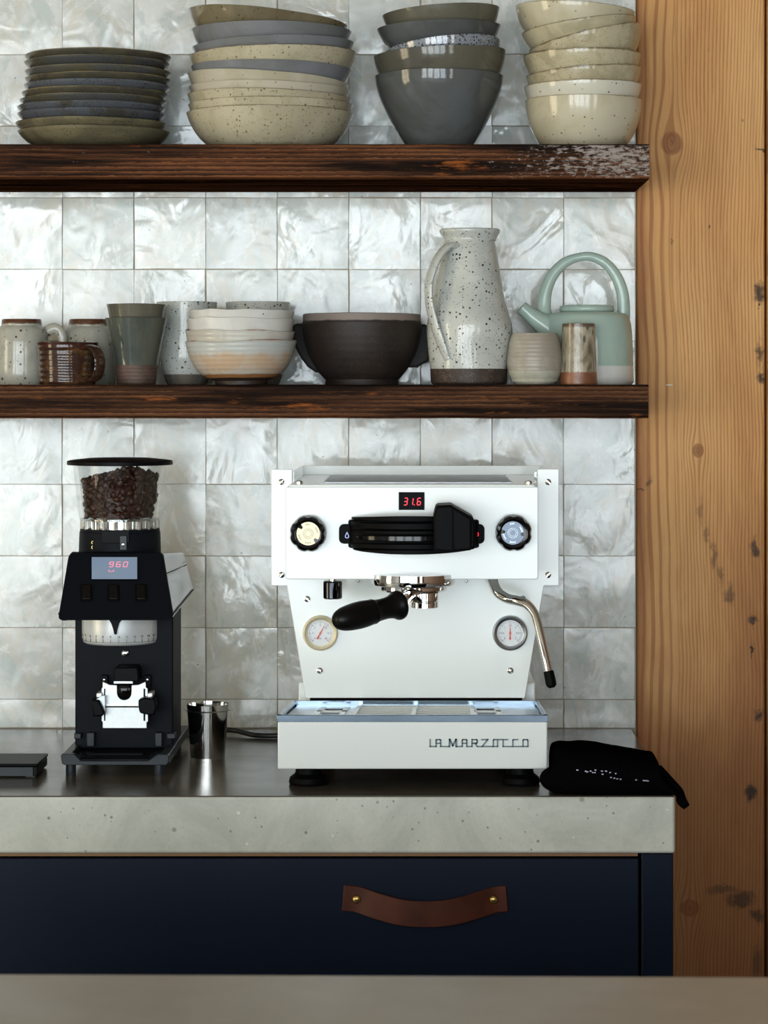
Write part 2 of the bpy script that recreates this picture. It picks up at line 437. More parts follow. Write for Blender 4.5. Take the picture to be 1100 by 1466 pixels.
def mat_post(name, shift=0.0, knots=True):
    t = NT(name)
    x, y, z = t.sep()
    u = t.math('ADD', x, t.math('MULTIPLY', y, .35))
    wob = t.noise(1.0, t.map(scale=(4, 4, 1.6), loc=(shift, 0, 0)), 3, .5)
    u = t.math('ADD', u, t.math('MULTIPLY', t.math('SUBTRACT', wob, .5), .05))
    def bell(x0, z0, sx, sz):
        a = t.math('POWER', t.math('DIVIDE', t.math('ABSOLUTE', t.math('SUBTRACT', x, x0)), sx), 2.0)
        b = t.math('POWER', t.math('DIVIDE', t.math('ABSOLUTE', t.math('SUBTRACT', z, z0)), sz), 2.0)
        return t.math('EXPONENT', t.math('MULTIPLY', t.math('ADD', a, b), -1.0))
    D = CD-.004
    KN = [(962, 205, .026, .05, .95), (1000, 645, .014, .03, .7), (988, 1300, .024, .035, .8)] if knots else []
    for (px, py, sx, sz, k) in KN:
        b = bell(X(px, D), Z(py, D), sx, sz)
        u = t.math('SUBTRACT', u, t.math('MULTIPLY', t.math('MULTIPLY', t.math('SUBTRACT', x, X(px, D)), b), k))
    cu = t.new('ShaderNodeCombineXYZ'); t.link(u, cu.inputs[0]); t.link(t.math('MULTIPLY', z, .012), cu.inputs[2])
    # ring spacing is wide near the left edge, tight on the right
    w1 = t.new('ShaderNodeTexWave', wave_type='BANDS', bands_direction='X', wave_profile='SAW'); t.link(cu.outputs[0], w1.inputs[0])
    w1.inputs['Scale'].default_value = 60; w1.inputs['Distortion'].default_value = 1.6; w1.inputs['Detail'].default_value = 3; w1.inputs['Detail Scale'].default_value = 22
    w2 = t.new('ShaderNodeTexWave', wave_type='BANDS', bands_direction='X', wave_profile='SIN'); t.link(cu.outputs[0], w2.inputs[0])
    w2.inputs['Scale'].default_value = 24; w2.inputs['Distortion'].default_value = 2.2; w2.inputs['Detail'].default_value = 3; w2.inputs['Detail Scale'].default_value = 12
    right = t.step(x, .345, .40)
    ring = t.mix(right, w2.outputs[0], w1.outputs[0])
    patch = t.noise(1.0, t.map(scale=(9, 9, 2.2), loc=(shift, 2, 1)), 5, .6, .6)
    light = t.ramp(patch, [(.3, rgb(190, 136, 78)), (.5, rgb(210, 157, 96)), (.72, rgb(224, 175, 114))])
    dark = t.ramp(patch, [(.3, rgb(138, 82, 38)), (.7, rgb(172, 114, 60))])
    colr = t.mix(t.math('MULTIPLY', t.step(ring, .45, .95), .75), light, dark)
    fib = t.noise(1.0, t.map(scale=(420, 420, 9), loc=(shift, 0, 0)), 4, .6)
    colr = t.mix(t.math('MULTIPLY', t.step(fib, .5, .75), .28), colr, rgb(128, 76, 38))
    # shade on the lower half of the timber, painted into the wood colour
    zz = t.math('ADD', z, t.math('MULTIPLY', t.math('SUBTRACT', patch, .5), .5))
    low_shade = t.math('SUBTRACT', 1.0, t.step(zz, .80, 1.28))
    colr = t.mix(t.math('MULTIPLY', low_shade, .62), colr, rgb(116, 62, 26))
    if knots:
        # reddish left margin
        rn = t.noise(1.0, t.map(scale=(30, 30, 5), loc=(4, 0, 0)), 4, .6)
        red = t.math('SUBTRACT', 1.0, t.step(t.math('ADD', x, t.math('MULTIPLY', t.math('SUBTRACT', rn, .5), .05)), .322, .342))
        colr = t.mix(t.math('MULTIPLY', red, .6), colr, rgb(140, 80, 40))
        for (px, py, sx, sz, k) in KN:
            m = t.step(bell(X(px, D), Z(py, D), sx*.62, sz*.36), .30, .5)
            rr = t.new('ShaderNodeTexWave', wave_type='RINGS', rings_direction='Y')
            t.link(t.map(loc=(-X(px, D), 0, -Z(py, D)*.55), scale=(1, 1, .55)), rr.inputs[0]); rr.inputs['Scale'].default_value = 70; rr.inputs['Distortion'].default_value = 2
            colr = t.mix(t.math('MULTIPLY', m, .75), colr, t.mix(rr.outputs[0], rgb(150, 92, 46), rgb(120, 70, 34)))
        dn = t.noise(1.0, t.map(scale=(90, 90, 45)), 5, .7)
        x_, z_ = x, z
        x = t.math('ADD', x_, t.math('MULTIPLY', t.math('SUBTRACT', t.noise(55, detail=4, rough=.7), .5), .022))
        z = t.math('ADD', z_, t.math('MULTIPLY', t.math('SUBTRACT', t.noise(38, t.map(loc=(9, 9, 9)), 4, .7), .5), .045))
        for (px, py, sx, sz, kk) in [(1088, 420, .010, .020, .9), (1088, 505, .007, .020, .8), (1090, 540, .006, .012, .9),
                                     (1087, 438, .0035, .0035, 1), (1092, 216, .012, .004, .9), (1082, 785, .008, .014, .85),
                                     (1080, 888, .009, .005, .9), (1076, 932, .003, .008, 1), (1086, 1023, .009, .008, .9),
                                     (1076, 1137, .011, .012, .9), (1060, 1290, .028, .012, .7), (1035, 1275, .03, .008, .5), (1085, 1310, .016, .012, .7),
                                     (1003, 735, .004, .018, .4), (1012, 765, .004, .018, .45), (1022, 795, .005, .018, .5), (1032, 822, .006, .018, .5), (1045, 850, .009, .014, .6), (930, 690, .006, .006, .6),
                                     (918, 702, .012, .0025, .8), (1016, 326, .0022, .0022, 1), (1064, 170, .004, .002, .6), (1014, 70, .002, .003, .6),
                                     (963, 348, .003, .003, .5), (1085, 1380, .012, .03, .5)]:
            b = bell(X(px, D), Z(py, D), sx, sz)
            m = t.step(t.math('ADD', b, t.math('MULTIPLY', t.math('SUBTRACT', dn, .5), .9)), .24, .95)
            colr = t.mix(t.math('MULTIPLY', m, kk), colr, rgb(38, 28, 24))
        x, z = x_, z_
        m = t.step(bell(X(959, D), Z(551, D), .006, .0012), .4, .6)
        colr = t.mix(m, colr, rgb(220, 214, 200))
    nm = t.bump(t.math('ADD', t.math('MULTIPLY', ring, -.6), fib), .35, .0008)
    return t.fin(colr, .55, nm, spec=.3)

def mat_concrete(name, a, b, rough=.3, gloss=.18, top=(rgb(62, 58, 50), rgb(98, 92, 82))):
    t = NT(name)
    n = t.noise(7, detail=8, rough=.68, dist=.6)
    colr = t.ramp(n, [(.36, a), (.64, b)])
    colr = t.mix(t.math('MULTIPLY', t.step(t.noise(240, detail=2), .5, .72), .09), colr, rgb(120, 118, 105))
    x, y, z = t.sep()
    rd = None
    for sc_, rad, share, c in ((60, .20, .12, rgb(124, 120, 104)), (130, .26, .22, rgb(96, 90, 76)), (95, .22, .16, rgb(228, 228, 216))):
        vo = t.voro(sc_, t.map(loc=(sc_, 0, 0))); s_ = t.new('ShaderNodeSeparateColor'); t.link(vo.outputs['Color'], s_.inputs[0])
        sz = t.math('MULTIPLY', t.math('SUBTRACT', s_.outputs[0], 1-share), rad/share)
        m = t.step(t.math('SUBTRACT', sz, vo.outputs['Distance']), -.03, .03)
        m = t.math('MULTIPLY', m, t.math('GREATER_THAN', sz, .02))
        colr = t.mix(t.math('MULTIPLY', m, .65), colr, c)
        rd = m if rd is None else t.math('ADD', rd, m)
    # upward faces take their own top colours, darker by default
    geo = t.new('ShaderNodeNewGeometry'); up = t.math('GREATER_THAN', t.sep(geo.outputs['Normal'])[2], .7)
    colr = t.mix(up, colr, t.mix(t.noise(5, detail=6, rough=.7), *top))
    nm = t.bump(t.noise(160, detail=3), .12, .0006)
    nm = t.bump(t.math('MULTIPLY', rd, -1.0), .25, .0006, nm)
    ro = t.mix(up, rough, t.ramp(t.noise(6, detail=5, rough=.65), [(.3, gloss*.7), (.7, gloss*1.5)]))
    return t.fin(colr, ro, nm, spec=.6)

M_tile = mat_tile()
M_grout = plain('grout', rgb(160, 150, 132), .9, bump=.4)
M_shelf1 = mat_oldwood('dark_reclaimed_board', rgb(42, 25, 16), rgb(88, 54, 34), rgb(130, 84, 53), weather=.20)
M_shelf2 = mat_oldwood('dark_brown_board', rgb(40, 25, 17), rgb(80, 51, 34), rgb(118, 79, 52))
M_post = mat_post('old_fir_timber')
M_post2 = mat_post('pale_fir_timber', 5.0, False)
M_conc = mat_concrete('cast_concrete', rgb(178, 182, 172), rgb(208, 211, 201))
M_conc2 = mat_concrete('island_concrete', rgb(150, 145, 130), rgb(176, 170, 155), gloss=.34, top=(rgb(154, 150, 140), rgb(190, 186, 175)))
M_navy = plain('navy_lacquer', rgb(8, 19, 38), .38, nscale=8, namt=.10, bump=.03, spec=.2)
M_ply = plain('plywood_edge', rgb(140, 104, 68), .6)
M_wallp = plain('warm_plaster', rgb(160, 156, 148), .9)
M_ceil = plain('timber_ceiling', rgb(156, 140, 122), .7, nscale=9, namt=.2)
M_floor = plain('dark_floor', rgb(156, 164, 172), .5, nscale=5, namt=.15)
M_frame = plain('door_frame_paint', rgb(46, 42, 38), .5)
M_brown_clad = plain('fir_cladding', rgb(124, 92, 66), .6, nscale=6, namt=.2)

# ================================================================ room shell
def setbox(name, mat, *b, kind=True, bevel=0):
    bm = NB(); box(bm, *b); o = obj(name, bm, mat, bevel=bevel)
    return struct(o) if kind else o
setbox('floor', M_floor, ROOM_X0, ROOM_X1, ROOM_Y0, .2, -.05, 0)
setbox('ceiling', M_ceil, ROOM_X0, ROOM_X1, ROOM_Y0, .2, ROOM_H, ROOM_H+.05)
setbox('wall_right', M_brown_clad, ROOM_X1, ROOM_X1+.1, ROOM_Y0, .2, 0, ROOM_H)
bm = NB(); y0, y1, z0, z1 = OPEN_L
for b in ((ROOM_Y0, y0, 0, ROOM_H), (y1, .2, 0, ROOM_H), (y0, y1, 0, z0), (y0, y1, z1, ROOM_H)):
    box(bm, ROOM_X0-.1, ROOM_X0, b[0], b[1], b[2], b[3])
struct(obj('wall_left', bm, M_wallp))
bm = NB(); xs = [ROOM_X0]
for (a, b, c, d, r, cc) in OPEN:
    box(bm, xs[-1], a, ROOM_Y0-.1, ROOM_Y0, 0, ROOM_H); xs.append(b)
    box(bm, a, b, ROOM_Y0-.1, ROOM_Y0, 0, c); box(bm, a, b, ROOM_Y0-.1, ROOM_Y0, d, ROOM_H)
box(bm, xs[-1], ROOM_X1, ROOM_Y0-.1, ROOM_Y0, 0, ROOM_H)
struct(obj('wall_front', bm, M_brown_clad))
n = 0
def glazing(i, mk):
    bm = NB(); mk(bm); struct(obj('window_%d' % i, bm, M_frame))
for i, (a, b, c, d, r, cc) in enumerate(OPEN):
    def mk(bm, a=a, b=b, c=c, d=d):
        for q in (a, (a+b)/2-.03, b-.06): box(bm, q, q+.06, ROOM_Y0-.07, ROOM_Y0-.03, c, d)
        for q in (c, c+.55, c+1.08, c+1.6, d-.06): box(bm, a, b, ROOM_Y0-.065, ROOM_Y0-.035, q, q+.05)
    glazing(i+1, mk)
def mk(bm):
    for q in (y0, (y0+y1)/2-.03, y1-.06): box(bm, ROOM_X0-.07, ROOM_X0-.03, q, q+.06, z0, z1)
    for q in (z0, z0+.7, z0+1.4, z1-.06): box(bm, ROOM_X0-.065, ROOM_X0-.035, y0, y1, q, q+.05)
glazing(len(OPEN)+1, mk)

# the tiled wall: a grouted backing and every tile a piece of its own
TX1 = X(910, CD); PITCH = .1051; TZ = Z(283, CD)
wall = setbox('wall_back', M_grout, ROOM_X0, TX1+.0015, .0035, .2, 0, ROOM_H)
setbox('trim_1', M_wallp, .72, ROOM_X1, .0, .2, 0, ROOM_H)
def tile_mesh(w_, h_, seed):
    r = random.Random(seed); bm = NB(); N = 4; g = []
    for j in range(N):
        row = []
        for i in range(N):
            u, v = i/(N-1), j/(N-1)
            e = (i in (0, N-1)) or (j in (0, N-1))
            x = (u-.5)*w_+(r.uniform(-.0006, .0006) if not e else r.uniform(-.0004, .0004)); z = (v-.5)*h_+r.uniform(-.0004, .0004)
            row.append(bm.verts.new((x, (.0011 if e else 0)+r.uniform(-.0006, .0006), z)))
        g.append(row)
    for j in range(N-1):
        for i in range(N-1): bm.faces.new((g[j][i], g[j][i+1], g[j+1][i+1], g[j+1][i]))
    ring = [g[0][i] for i in range(N)]+[g[j][N-1] for j in range(1, N)]+[g[N-1][i] for i in range(N-2, -1, -1)]+[g[j][0] for j in range(N-2, 0, -1)]
    back = [bm.verts.new((v.co.x, .008, v.co.z)) for v in ring]
    for k in range(len(ring)):
        q = (k+1) % len(ring); bm.faces.new((ring[q], ring[k], back[k], back[q]))
    bmesh.ops.recalc_face_normals(bm, faces=bm.faces)
    me = bpy.data.meshes.new('tile'); bm.to_mesh(me); bm.free(); me.materials.append(M_tile)
    me.shade_smooth(); me.set_sharp_from_angle(angle=math.radians(50)); return me
G = .0013
full = [tile_mesh(PITCH-G, PITCH-G, 10+i) for i in range(8)]
zcut0 = .9; row_bot = TZ-PITCH*7
cuth = row_bot-zcut0-.001
cut = [tile_mesh(PITCH-G, cuth-G, 40+i) for i in range(4)]
for c in range(13):
    xx = TX1-PITCH*(c+.5)
    for r in range(-8, 4):
        if r == -8: me = cut[rnd.randrange(4)]; zc = zcut0+.001+cuth/2
        else: me = full[rnd.randrange(8)]; zc = TZ+PITCH*(r+.5)
        o = bpy.data.objects.new('tile', me); COL.objects.link(o); o.parent = wall
        o.location = (xx+rnd.uniform(-.0004, .0004), rnd.uniform(-.0006, .0008), zc+rnd.uniform(-.0004, .0004))
        o.rotation_euler = (math.radians(rnd.gauss(0, .55)), math.radians(rnd.uniform(-.15, .15)), math.radians(rnd.gauss(0, .55)))

# timber posts
PD = CD-.004
bm = NB(); box(bm, X(912.5, PD), X(1095.5, PD), Y(PD), .19, 0, ROOM_H)
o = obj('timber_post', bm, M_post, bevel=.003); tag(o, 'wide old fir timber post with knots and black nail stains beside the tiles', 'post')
bm = NB(); box(bm, X(1098.5, PD), .715, Y(PD)-.003, .19, 0, ROOM_H)
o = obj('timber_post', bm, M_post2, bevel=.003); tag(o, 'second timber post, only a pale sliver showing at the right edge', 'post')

# ================================================================ shelves
SD = .24; SX = X(930, CD-SD)
def shelf(zt, zb, x1, mat, label, seed):
    bm = NB(); N = 60; r = random.Random(seed)
    ys = [-SD, -SD+.0, 0.0]
    prev = None; x0 = -1.0
    bmesh.ops.create_grid(bm, x_segments=1, y_segments=1, size=.001); bm.clear()
    rows = []
    for i in range(N+1):
        x = x0+(x1-x0)*i/N
        a = (pnoise(Vector((x*14, seed, 0)))*.0016+pnoise(Vector((x*60, seed, 3)))*.0006) if 0 < i < N else 0
        b = (pnoise(Vector((x*12, seed, 5)))*.0018+pnoise(Vector((x*55, seed, 8)))*.0008) if 0 < i < N else 0
        f = pnoise(Vector((x*9, seed, 9)))*.0012
        rows.append([bm.verts.new(p) for p in ((x, -SD+f, zt-.0025+a), (x, -SD+.004, zt), (x, 0, zt), (x, 0, zb), (x, -SD+.003, zb+b*.4), (x, -SD+f, zb+.003+b), (x, -SD+f*1.4-.0005, (zt+zb)/2))])
    for A, B in zip(rows, rows[1:]):
        for k in range(7):
            j = (k+1) % 7; bm.faces.new((A[k], A[j], B[j], B[k]))
    bm.faces.new(rows[0]); bm.faces.new(rows[-1])
    o = obj('wall_shelf', bm, mat, sharp=30); return tag(o, label, 'shelf')
S1 = 1.735; S2 = 1.4045
shelf(S1, Z(256.5, CD-SD), SX, M_shelf1, 'upper thick dark reclaimed wood shelf with whitish weathered right end', 3)
shelf(S2, Z(599, CD-SD), X(929, CD-SD), M_shelf2, 'lower thick dark brown wood shelf holding mugs, pitcher and teapot', 8)

# ================================================================ base cabinet, worktop, island
CT = .90; CB = Z(1222, 3.15); CX = X(967, 3.15)
bm = NB(); box(bm, -1.3, CX, Y(3.15), -.0, CB, CT)
o = obj('worktop', bm, M_conc, bevel=.0035, seg=3); tag(o, 'thick grey concrete worktop with pitted front edge and dark glossy top', 'worktop')
CF = 3.162
cab = thing('base_cabinet', 'dark navy base cabinet under the concrete worktop', 'cabinet', (-.45, Y(CF)+.3, 0))
bm = NB(); xs0 = X(918.5, CF)
box(bm, -1.29, xs0-.004, Y(CF)+.02, -.01, .08, CB-.003); box(bm, -1.25, CX-.02, Y(CF)+.06, -.02, 0, .08)
obj('carcass', bm, M_navy, cab)
bm = NB(); box(bm, xs0, CX-.001, Y(CF), -.01, .08, CB-.002)
obj('end_panel', bm, M_navy, cab, bevel=.0015)
bm = NB(); box(bm, -1.29, xs0-.004, Y(CF)+.004, Y(CF)+.03, Z(1226.5, CF), CB)
obj('top_rail', bm, M_ply, cab)['label'] = 'thin strip of raw pale wood above the drawer'
dz0 = .575
bm = NB(); box(bm, -1.28, X(914.5, CF), Y(CF)-.002, Y(CF)+.018, dz0, Z(1228.5, CF))
dr = obj('drawer', bm, M_navy, cab, bevel=.0012)
bm = NB(); box(bm, -1.28, X(914.5, CF), Y(CF)-.002, Y(CF)+.018, .09, dz0-.004)
obj('drawer', bm, M_navy, cab, bevel=.0012)
M_leather = plain('brown_leather', rgb(74, 36, 22), .42, nscale=25, namt=.3, bump=.12, spec=.25)
M_brass = plain('aged_brass', rgb(196, 168, 104), .28, 1.0, nscale=90, namt=.2)
# leather strap handle: outline measured along its centre line
strap = [(491, 1285, 0), (512, 1287, .0015), (540, 1294, .012), (575, 1301, .021), (610, 1303, .023), (645, 1301, .021), (680, 1294, .012), (707, 1288, .0015), (726, 1286, 0)]
P = catmull([(X(a, CF-.003), -d, Z(b, CF-.003)) for a, b, d in strap], 6)
bm = NB(); rows = []
for i, p in enumerate(P):
    d = (P[min(i+1, len(P)-1)]-P[max(i-1, 0)]); d.y = 0; d.normalize(); nrm = Vector((-d.z, 0, d.x))
    hw = .0158
    yb = Y(CF)-.0025
    rows.append([bm.verts.new(Vector((p.x, yb+p.y, p.z))+nrm*s*hw+Vector((0, yy, 0))) for s, yy in ((1, -.0035), (-1, -.0035), (-1, 0), (1, 0))])
for A, B in zip(rows, rows[1:]):
    for k in range(4): bm.faces.new((A[k], A[(k+1) % 4], B[(k+1) % 4], B[k]))
bm.faces.new(rows[0]); bm.faces.new(rows[-1])
o = obj('strap_handle', bm, M_leather, dr, bevel=.0008); o['label'] = 'curved brown leather strap handle'
for (a, b) in ((511, 1287.5), (707, 1288)):
    bm = NB(); c = W(a, b, CF-.0075)
    lathe_along(bm, [(0, .0036), (.0025, .0033), (.0046, .002), (.0056, 0), (.0056, -.003), (0, -.003)], c, c-Vector((0, 1, 0)), 24)
    o = obj('screw', bm, M_brass, dr); o['label'] = 'domed brass screw'

# island in the foreground, its far edge a touch askew
isl = thing('kitchen_island', 'blurred concrete topped island crossing the bottom of the photo', 'island', (-.3, Y(2.0), 0))
isl.rotation_euler = (0, 0, math.radians(-.95))
def isbox(name, mat, b, bevel):
    bm = NB(); box(bm, *b); o = obj(name, bm, mat, isl, local=True, bevel=bevel); return o
D_edge = .505*F/(1394-550)
yi = D_edge-2.0
isbox('top', M_conc2, (-.62, 1.2, -.45, yi, .83, .90), .004)
isbox('body', M_navy, (-.58, 1.16, -.42, yi-.03, 0, .83), .002)

# ================================================================ crockery
def shell(outer, t, n=7, tb=None, rim=True):
    """closed bowl profile from an outer (r, z) curve that starts on the axis at the foot; t wall thickness"""
    P = [Vector((r, 0, z)) for r, z in outer]
    k = 2
    S = [P[0], P[1]]+[v for v in catmull(P[1:], n)[1:]]
    out = [(max(p.x, 0), p.z) for p in S]
    inn = []
    for i in range(1, len(S)):
        a = S[max(i-1, 1)]; b = S[min(i+1, len(S)-1)]
        d = (b-a); d = d.normalized() if d.length > 1e-9 else Vector((1, 0, 0))
        nx, nz = -d.z, d.x
        f = min(1.0, (i-1)/max(1, len(S)-2)); tt = t*(1.15-.3*f)
        q = (S[i].x+nx*tt, S[i].z+nz*tt)
        inn.append(q)
    zb = outer[0][1]+(tb or t*1.3)
    top = S[-1]
    lip = (top.x-t*.45, top.z+t*.18)
    inner = [q for q in reversed(inn) if q[0] > .004 and q[1] > zb]
    inner = inner[1:] if len(inner) > 2 else inner
    return out+[lip]+inner+[(max(.002, (inner[-1][0] if inner else .01)*.8), zb), (0, zb)]

def wobble(seed, amp_r=.0, amp_z=.0, H=1.0):
    def f(r, z, a):
        k = z/H
        n1 = pnoise(Vector((math.cos(a)*1.1, math.sin(a)*1.1, seed)))
        n2 = pnoise(Vector((math.cos(a)*1.7, math.sin(a)*1.7, seed+7)))
        return r+n1*amp_r*k, z+n2*amp_z*k*k*k
    return f

YEL = rgb(140, 130, 104)
M = {}
olive = rgb(112, 104, 84); greyb = rgb(112, 114, 116); brown_s = rgb(52, 42, 32)
M['plate_olive'] = ceramic('olive_glaze', rgb(84, 78, 62), rgb(70, 68, 58), 20, fine=(420, .3, rgb(56, 48, 36)), rim=(.0222, .0236, rgb(122, 110, 80)), rough=.22, perobj=.1)  # paler rim: the gloss highlight on the plate edge, painted into the glaze
M['plate_grey'] = ceramic('slate_glaze', rgb(74, 75, 74), rgb(80, 75, 60), 12, fine=(420, .28, rgb(44, 40, 38)), rim=(.0224, .0236, rgb(112, 104, 84)), rough=.18, perobj=.1)  # rim highlight painted in as a lighter colour here too
M['plate_blue'] = ceramic('blue_grey_glaze', rgb(86, 89, 94), rgb(72, 69, 60), 10, .5, .62, fine=(420, .3, rgb(38, 36, 36)), rough=.15, perobj=.08)
M['plate_speck'] = ceramic('speckled_olive_glaze', rgb(118, 110, 84), rgb(98, 92, 72), 16, specks=[(340, .36, .5, rgb(56, 46, 30))], rough=.28, mottle=(rgb(74, 62, 42), 420, .56, .66))
M['cream'] = ceramic('cream_glaze', rgb(188, 180, 160), rgb(172, 164, 140), 10, specks=[(230, .26, .14, rgb(120, 92, 60))], rough=.16)
M['beige_speck'] = ceramic('speckled_beige_glaze', rgb(186, 177, 150), rgb(170, 161, 134), 9, specks=[(230, .34, .5, rgb(104, 78, 48)), (420, .34, .5, rgb(126, 102, 70))], rim=(.0524, .0538, rgb(112, 94, 62)), rough=.2)
M['grey_blue'] = ceramic('grey_blue_glaze', rgb(122, 124, 126), rgb(112, 113, 112), 9, specks=[(260, .22, .12, rgb(76, 66, 56))], rough=.12)
M['olive_bowl'] = ceramic('olive_bowl_glaze', rgb(118, 108, 84), rgb(102, 92, 70), 8, specks=[(190, .38, .4, rgb(48, 34, 24)), (380, .34, .5, rgb(66, 50, 34))], rough=.12)
M['deep_grey'] = ceramic('deep_grey_glaze', rgb(88, 91, 91), rgb(78, 80, 78), 8, fine=(500, .2, rgb(70, 66, 58)), rough=.1, perobj=.04)
M['deep_olive'] = ceramic('deep_olive_glaze', rgb(94, 91, 78), rgb(82, 80, 71), 8, fine=(500, .2, rgb(66, 58, 42)), rough=.12, perobj=.04)
def mat_crackle():
    t = NT('oil_spot_glaze'); v, rv = t.randvec()
    vo = t.voro(300, v); vs = t.voro(300, v, 'SMOOTH_F1')
    s_ = t.new('ShaderNodeSeparateColor'); t.link(vo.outputs['Color'], s_.inputs[0])
    m = t.step(t.math('SUBTRACT', t.math('ADD', t.math('MULTIPLY', s_.outputs[0], .3), .18), vo.outputs['Distance']), -.05, .05)
    colr = t.mix(m, rgb(132, 138, 146), rgb(44, 42, 42))
    return t.fin(colr, .1, t.bump(t.noise(60, v), .2, .001), spec=.9)
M['oilspot'] = mat_crackle()
M['creamy'] = ceramic('creamy_bowl_glaze', rgb(196, 188, 162), rgb(184, 174, 146), 10, specks=[(190, .26, .3, rgb(96, 76, 50))], rim=(.0705, .0722, rgb(120, 100, 66)), rough=.13, perobj=.03)
M['creamy_top'] = ceramic('creamy_bowl_glaze', rgb(196, 188, 162), rgb(184, 174, 146), 10, specks=[(190, .26, .3, rgb(96, 76, 50))], rim=(.0558, .0572, rgb(116, 98, 66)), rough=.13, perobj=.03)
M['creamy_mottled'] = ceramic('mottled_creamy_glaze', rgb(184, 174, 144), rgb(166, 156, 126), 22, specks=[(260, .28, .22, rgb(118, 94, 58))], rim=(.0545, .0574, rgb(100, 82, 52)), rough=.14, perobj=.03, fine=(600, .3, rgb(132, 112, 74)))
M['creamy_mottled_low'] = ceramic('mottled_cream_bowl_glaze', rgb(184, 174, 144), rgb(166, 156, 126), 22, specks=[(260, .28, .22, rgb(118, 94, 58))], rim=(.0448, .0462, rgb(104, 86, 56)), rough=.14)
M['creamy_white'] = ceramic('off_white_bowl_glaze', rgb(206, 202, 184), rgb(194, 188, 168), 10, specks=[(190, .26, .3, rgb(96, 76, 50))], rim=(.0558, .0572, rgb(126, 106, 72)), rough=.13)

D1 = 3.645
def from_rim(name, label, cat, group, mat, xl, yl, xr, yr, prof, H, D=D1, t=.004, seed=0, roll=0, wob=None, n=7, seg=72, zfix=None):
    R = math.hypot(X(xr, D)-X(xl, D), Z(yr, D)-Z(yl, D))/2
    sc = R/prof[-1][0]; hs = H/prof[-1][1]
    pts = [(r*sc, z*hs) for r, z in prof]
    bm = NB(); lathe(bm, shell(pts, t, n), seg, wob=wob)
    o = obj(name, bm, mat, local=True, sharp=50)
    ang = math.atan2(Z(yl, D)-Z(yr, D), X(xr, D)-X(xl, D))
    c = (W(xl, yl, D)+W(xr, yr, D))/2
    rx = math.radians(roll)
    o.rotation_euler = (rx, ang, 0)
    R_ = Euler((rx, ang, 0)).to_matrix()
    loc = c-R_ @ Vector((0, 0, H))
    if zfix is not None: loc.z = zfix
    o.location = loc
    o.rotation_euler.rotate_axis('Z', rnd.uniform(0, 6)) if False else None
    return tag(o, label, cat, group)

PLATE = [(0, 0), (.56, 0), (.66, .04), (.86, .42), (.97, .80), (1.0, 1.0)]
plates = [  # top to bottom
 (36.6, 81.5, 245, 81.5, 'plate_olive', 'topmost olive brown plate of the dark plate stack'),
 (35.5, 91.0, 243, 91.0, 'plate_grey', 'second plate from the top of the dark stack, grey brown and finely speckled'),
 (36, 104, 245, 104, 'plate_grey', 'third plate from the top of the dark plate stack, slate grey'),
 (36.6, 114.5, 244.7, 114.5, 'plate_olive', 'fourth plate from the top of the dark plate stack, olive grey'),
 (35, 124, 243.5, 124, 'plate_blue', 'fifth plate from the top of the dark plate stack, plain grey'),
 (31.4, 134.5, 241, 134.5, 'plate_olive', 'sixth plate from the top, olive brown with dark specks on its right'),
 (29, 144.5, 238, 144.5, 'plate_grey', 'seventh plate from the top of the dark plate stack'),
 (25.5, 154.5, 236, 154.5, 'plate_blue', 'eighth plate from the top, blue grey fading to olive at right'),
 (25.5, 164.5, 236.4, 164.5, 'plate_blue', 'blue grey plate with black pinholes, lowest of the slate plates'),
 (23, 177.5, 238, 177.5, 'plate_speck', 'speckled olive plate, second from the bottom of the plate stack'),
 (26.5, 188.5, 243.5, 188.5, 'plate_speck', 'bottom speckled olive plate of the stack, resting on the upper shelf')]
for i, (a, b, c, d, m, lab) in enumerate(plates):
    H = .0268 if i == 10 else .0255 if i == 9 else .0235
    from_rim('dinner_plate', lab, 'plate', 'dark plates stacked at the left of the upper shelf', M[m], a, b, c, d, PLATE, H, t=.0042,
             wob=wobble(i*3.3, .0008, .0008, H), zfix=S1+.0003 if i == 10 else None)

WIDE = [(0, 0), (.62, 0), (.70, .07), (.84, .34), (.94, .66), (1.0, 1.0)]
g = 'wide bowls stacked near the left of the upper shelf'
wides = [
 (270, 15, 498, 38, 'olive_bowl', .046, 'tilted olive brown bowl with dark specks on top of the wide bowl stack'),
 (274, 45, 503.5, 46, 'grey_blue', .046, 'grey blue wide bowl directly under the tilted olive one'),
 (276, 69.5, 507, 62, 'grey_blue', .044, 'grey wide bowl showing only a thin sliver, third from the top'),
 (272, 82, 510, 76, 'beige_speck', .0535, 'speckled beige wide bowl between two grey bowls'),
 (273.5, 97, 503, 101, 'grey_blue', .046, 'blue grey wide bowl under the speckled beige one, a thin tilted band'),
 (269.5, 107, 499, 122, 'cream', .046, 'smooth cream wide bowl tilted down to the right'),
 (271, 126, 501, 130, 'cream', .046, 'smooth cream wide bowl, fourth from the bottom, a thin pale band'),
 (268.6, 136.5, 503.2, 142.5, 'beige_speck', .0535, 'plain beige wide bowl with green brown rim, third from the bottom'),
 (269.8, 151, 505.6, 150.5, 'beige_speck', .0535, 'speckled beige wide bowl, second from the bottom of its stack'),
 (267, 162, 506, 162, 'beige_speck', .0535, 'speckled beige wide bowl at the bottom of its stack on the shelf')]
for i, (a, b, c, d, m, H, lab) in enumerate(wides):
    from_rim('wide_bowl', lab, 'bowl', g, M[m], a, b, c, d, WIDE, H, D=3.648, t=.0036 if i == 9 else .0027, wob=wobble(i*5.1+2, .0006, .0008, H), zfix=S1+.0003 if i == 9 else None)

